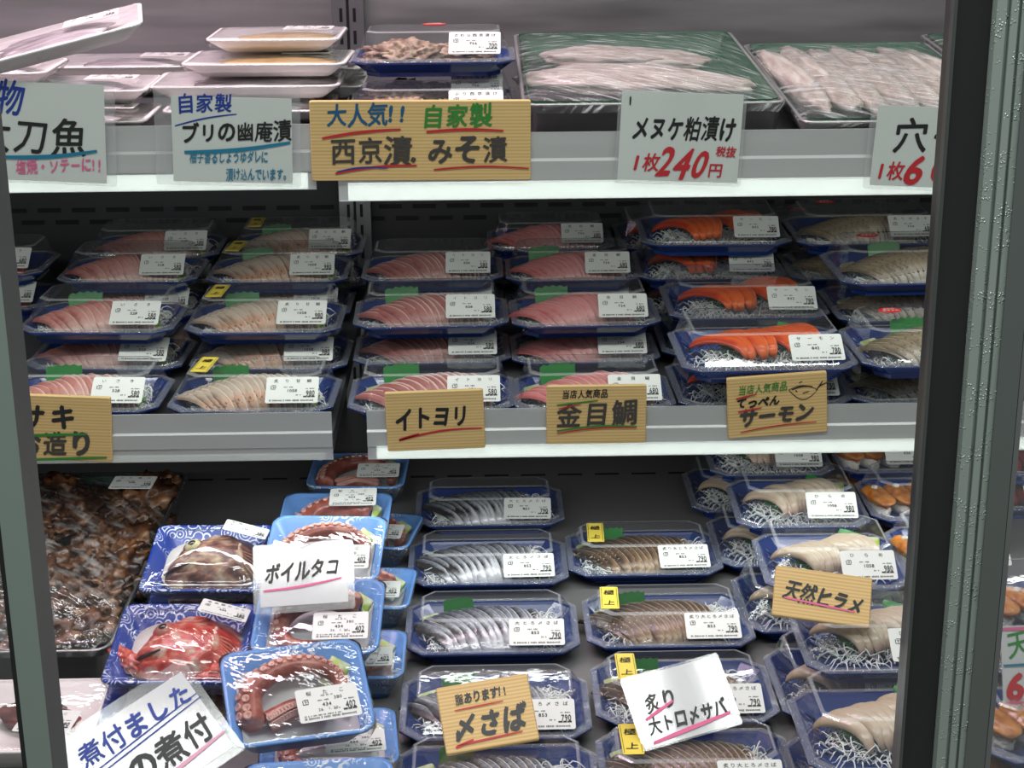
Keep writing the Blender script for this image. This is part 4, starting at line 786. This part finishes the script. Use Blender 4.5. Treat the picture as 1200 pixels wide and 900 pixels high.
for i in range(9):
    for j in range(11):
        if rg.random() < .12: continue
        x, y = -W_/2+.038+i*.041+rg.uniform(-.006, .006), -L_/2+.055+j*.042+rg.uniform(-.006, .006)
        ob('simmered_piece', lm[rg.randrange(5)], t, (x, y, .018+rg.uniform(0, .022)), (rg.uniform(-.4, .4), rg.uniform(-.4, .4), rg.uniform(0, 6.28)), (rg.uniform(.8, 1.1),)*3)
ob('wrap_film', wrap_mesh(W_, L_, .05, lambda u, v: .022*max(0, 1-u**4)*max(0, 1-v**4), 'wrap_film', WRAPB, r=.02), t)
stick_label(t, ('ぶり煮付', '378', '350'), (.148, L_/2-.11, .078), (R(2), 0, R(-3)), .056, .040)
ROE = patchmat('dark_red_roe', [(.35, (.045, .004, .004)), (.6, (.17, .012, .010)), (.75, (.34, .05, .04))], 40, .15, .4)
p = thing('foam_tray_pack', 'white foam tray of dark red roe at the lower left corner', 'fish pack', onZ(85, 880, ZD+.03)+Vector((-.088, .075, -.03)), (0, 0, 0), 'white foam trays of fish')
ob('foam_tray', tray_loft(.20, .15, .03, .016, FOAM, 'foam_tray'), p)
for q in range(2): ob('roe_sac', lump_mesh('roe_sac', (.045, .022, .016), 61+q, .2, 1.8, ROE, 4), p, (.030-.10*q, .020, .006), (0, 0, R(-12)))
ob('wrap_film', wrap_mesh(.20, .15, .03, lambda u, v: .004*max(0, 1-u*u-v*v), 'wrap_film', WRAPF), p)
stick_label(p, ('たらこ', '378', '290'), (.052, -.026, .036), (0, 0, R(-6)), .058, .045)
# cards standing on the mackerel and flounder packs
sign('wooden_sign', 'wood', 571, 836, 110, 78, 'small wooden sign propped on the mackerel packs with two lines of black lettering', [('脂あります!!', 20, 18, 14, 64, INK, .045, .1, 2), ('〆さば', 12, 50, 34, 88, INK, .06, .2, 0)], [(arc(18, 30, 76, 28), 2, REDINK), (arc(14, 70, 92, 66), 2.5, REDINK), (arc(12, 72, 34, 66), 3.5, REDINK)], Z=ZD+.066, tilt=48, rot=9)
sign('price_card', 'lam', 798, 822, 122, 86, 'white laminated card with pink marker lines propped on the seared mackerel packs', [('炙り', 18, 38, 24, 40, GREYINK, .045, .1, 2), ('大トロ〆サバ', 14, 62, 22, 96, INK, .045, .1, 0)], [(arc(14, 53, 52, 40), 4, PINKINK), (arc(14, 80, 112, 70), 5, PINKINK)], Z=ZD+.068, tilt=48, rot=15, paper=CARDW, margin=(2, 3, 9, 2))
sign('wooden_sign', 'wood', 964, 699, 114, 58, 'tilted wooden sign with pink underline propped on the flounder packs', [('天然ヒラメ', 12, 26, 24, 94, INK, .055, .2, -6)], [(arc(12, 36, 96, 42), 2.5, PINKINK)], Z=ZD+.122, tilt=40, rot=-9)
# ------------------------------------------------------------------ top shelf
ZT = Z_TOP
def T(px, py, lv, W, lab, content, D=.13, **kw): return foam_pack(px, py, ZT+lv*0.0232, W, D, lab, content, **kw)
T(66, 143, 0, .2, 'lowest front foam tray of silver fish by the cutlassfish card', 'silver')
T(70, 107, 1, .2, 'foam tray of silver fish just above the cutlassfish card', 'silver')
u = T(140, 78, 1, .2, 'foam tray of silver fish under the tipped foam tray', 'silver'); u2 = T(140, 78, 0, .2, 'bottom foam tray under the silver fish at the rear', 'silver'); u2.location = u.location-Vector((0, 0, 0.0232))
T(-48, 86, 2, .2, 'foam tray cut off by the left edge of the picture on the top shelf', 'silver')
u = T(30, 78, 4, .2, 'tipped foam tray of silver fish, highest at the upper left', 'silver', yaw=6); u.rotation_euler = (R(4), R(-13), R(10)); u.location.z += .012; u.location.y += .10
T(318, 46, 3, .165, 'topmost foam tray of yellow fish in the stack', 'gold', yaw=-1)
T(307, 75, 2, .2, 'second foam tray of yellow fish from the top of its stack', 'gold', yaw=-2)
T(285, 101, 1, .23, 'widest foam tray, third in the stack of yellow fish', 'silver', yaw=0)
T(288, 130, 0, .2, 'bottom foam tray of the yellow fish stack behind the blue lettered card', 'silver')
u = T(352, 116, 1, .11, 'foam tray corner beside the wooden sign, behind the yellow fish stack', 'silver', D=.13); u.location.y += .25; u2 = T(352, 116, 0, .11, 'bottom foam tray behind the yellow fish stack', 'silver'); u2.location = u.location-Vector((0, 0, 0.0232))
u = pack('sawara', 507, 72, ZT, 1, 'miso marinated fish pack on top, label in full view, red sticker on lid'); oval(u, (.0, .048, LH+.0004))
below(u, 'sawara', 'miso marinated pack below the top one, a strip of label showing')
pack('buri', 506, 143, ZT, 0, 'front miso marinated pack behind the largest wooden sign')
FILL = patchmat('pale_fillet', [(.35, (.46, .36, .32)), (.55, (.62, .54, .48)), (.75, (.72, .66, .62))], 28, .3, .4, stretch=(6, 1, 1))
def green_tray(x0, y0, z0, W, D, H, tilt, label, fl, xf):
    t = thing('serving_tray', label, 'tray', (x0+W/2, y0+D/2, z0+math.sin(R(tilt))*D/2), (R(tilt), 0, 0), 'wrapped serving trays')
    ob('metal_tray', tray_loft(W, D, H, .015, STEEL, 'metal_tray', .008), t)
    mb = MB(); mb.loft([rr(W-.03, D-.03, .012, .004), rr(W-.013, D-.013, .014, H+.002)], True); ob('green_lining', mb.build('green_lining', GREENT), t)
    for k, (x, y, rz, w_, l_) in enumerate(fl):
        ob('fish_fillet', lump_mesh('fish_fillet', (w_, l_, .016), k+70, .16, 1.8, FILL, 4), t, (x, y, H*.45+.003*(k % 2)), (0, 0, R(rz)))
    ob('wrap_film', wrap_mesh(W, D, H, lambda u, v: .016*max(0, 1-u**4)*max(0, 1-v**4), 'wrap_film', WRAPS, r=.015, drape=.9), t); return t
a = onZ(612, 120, ZT+.038)
green_tray(a.x, a.y, ZT, .30, .46, .036, 3, 'green lined tray wrapped in crinkled film left of the card reading 240', [(-.06+.05*k, -.06+.02*(k % 2), 70, .030, .10) for k in range(3)]+[(-.03+.04*k, .08, 80, .03, .09) for k in range(2)], None)
a = onZ(944, 146, ZT+.022)
green_tray(a.x, max(a.y, Y_RAIL+.016), ZT, .25, .46, .022, 3.4, 'wide tray of pale fillets wrapped in film right of the card reading 240', [(-.095+.032*k, .012-.003*k, 4, .021, .180) for k in range(7)], None)
b_ = onY(1047, 50, 2.42); green_tray(max(b_.x+.012, a.x+.262), 1.96, ZT, .25, .46, .026, 3.0, 'green lined tray at the upper right, cut off by the door frame', [(-.08+.04*k, 0, 3, .022, .18) for k in range(5)], None)
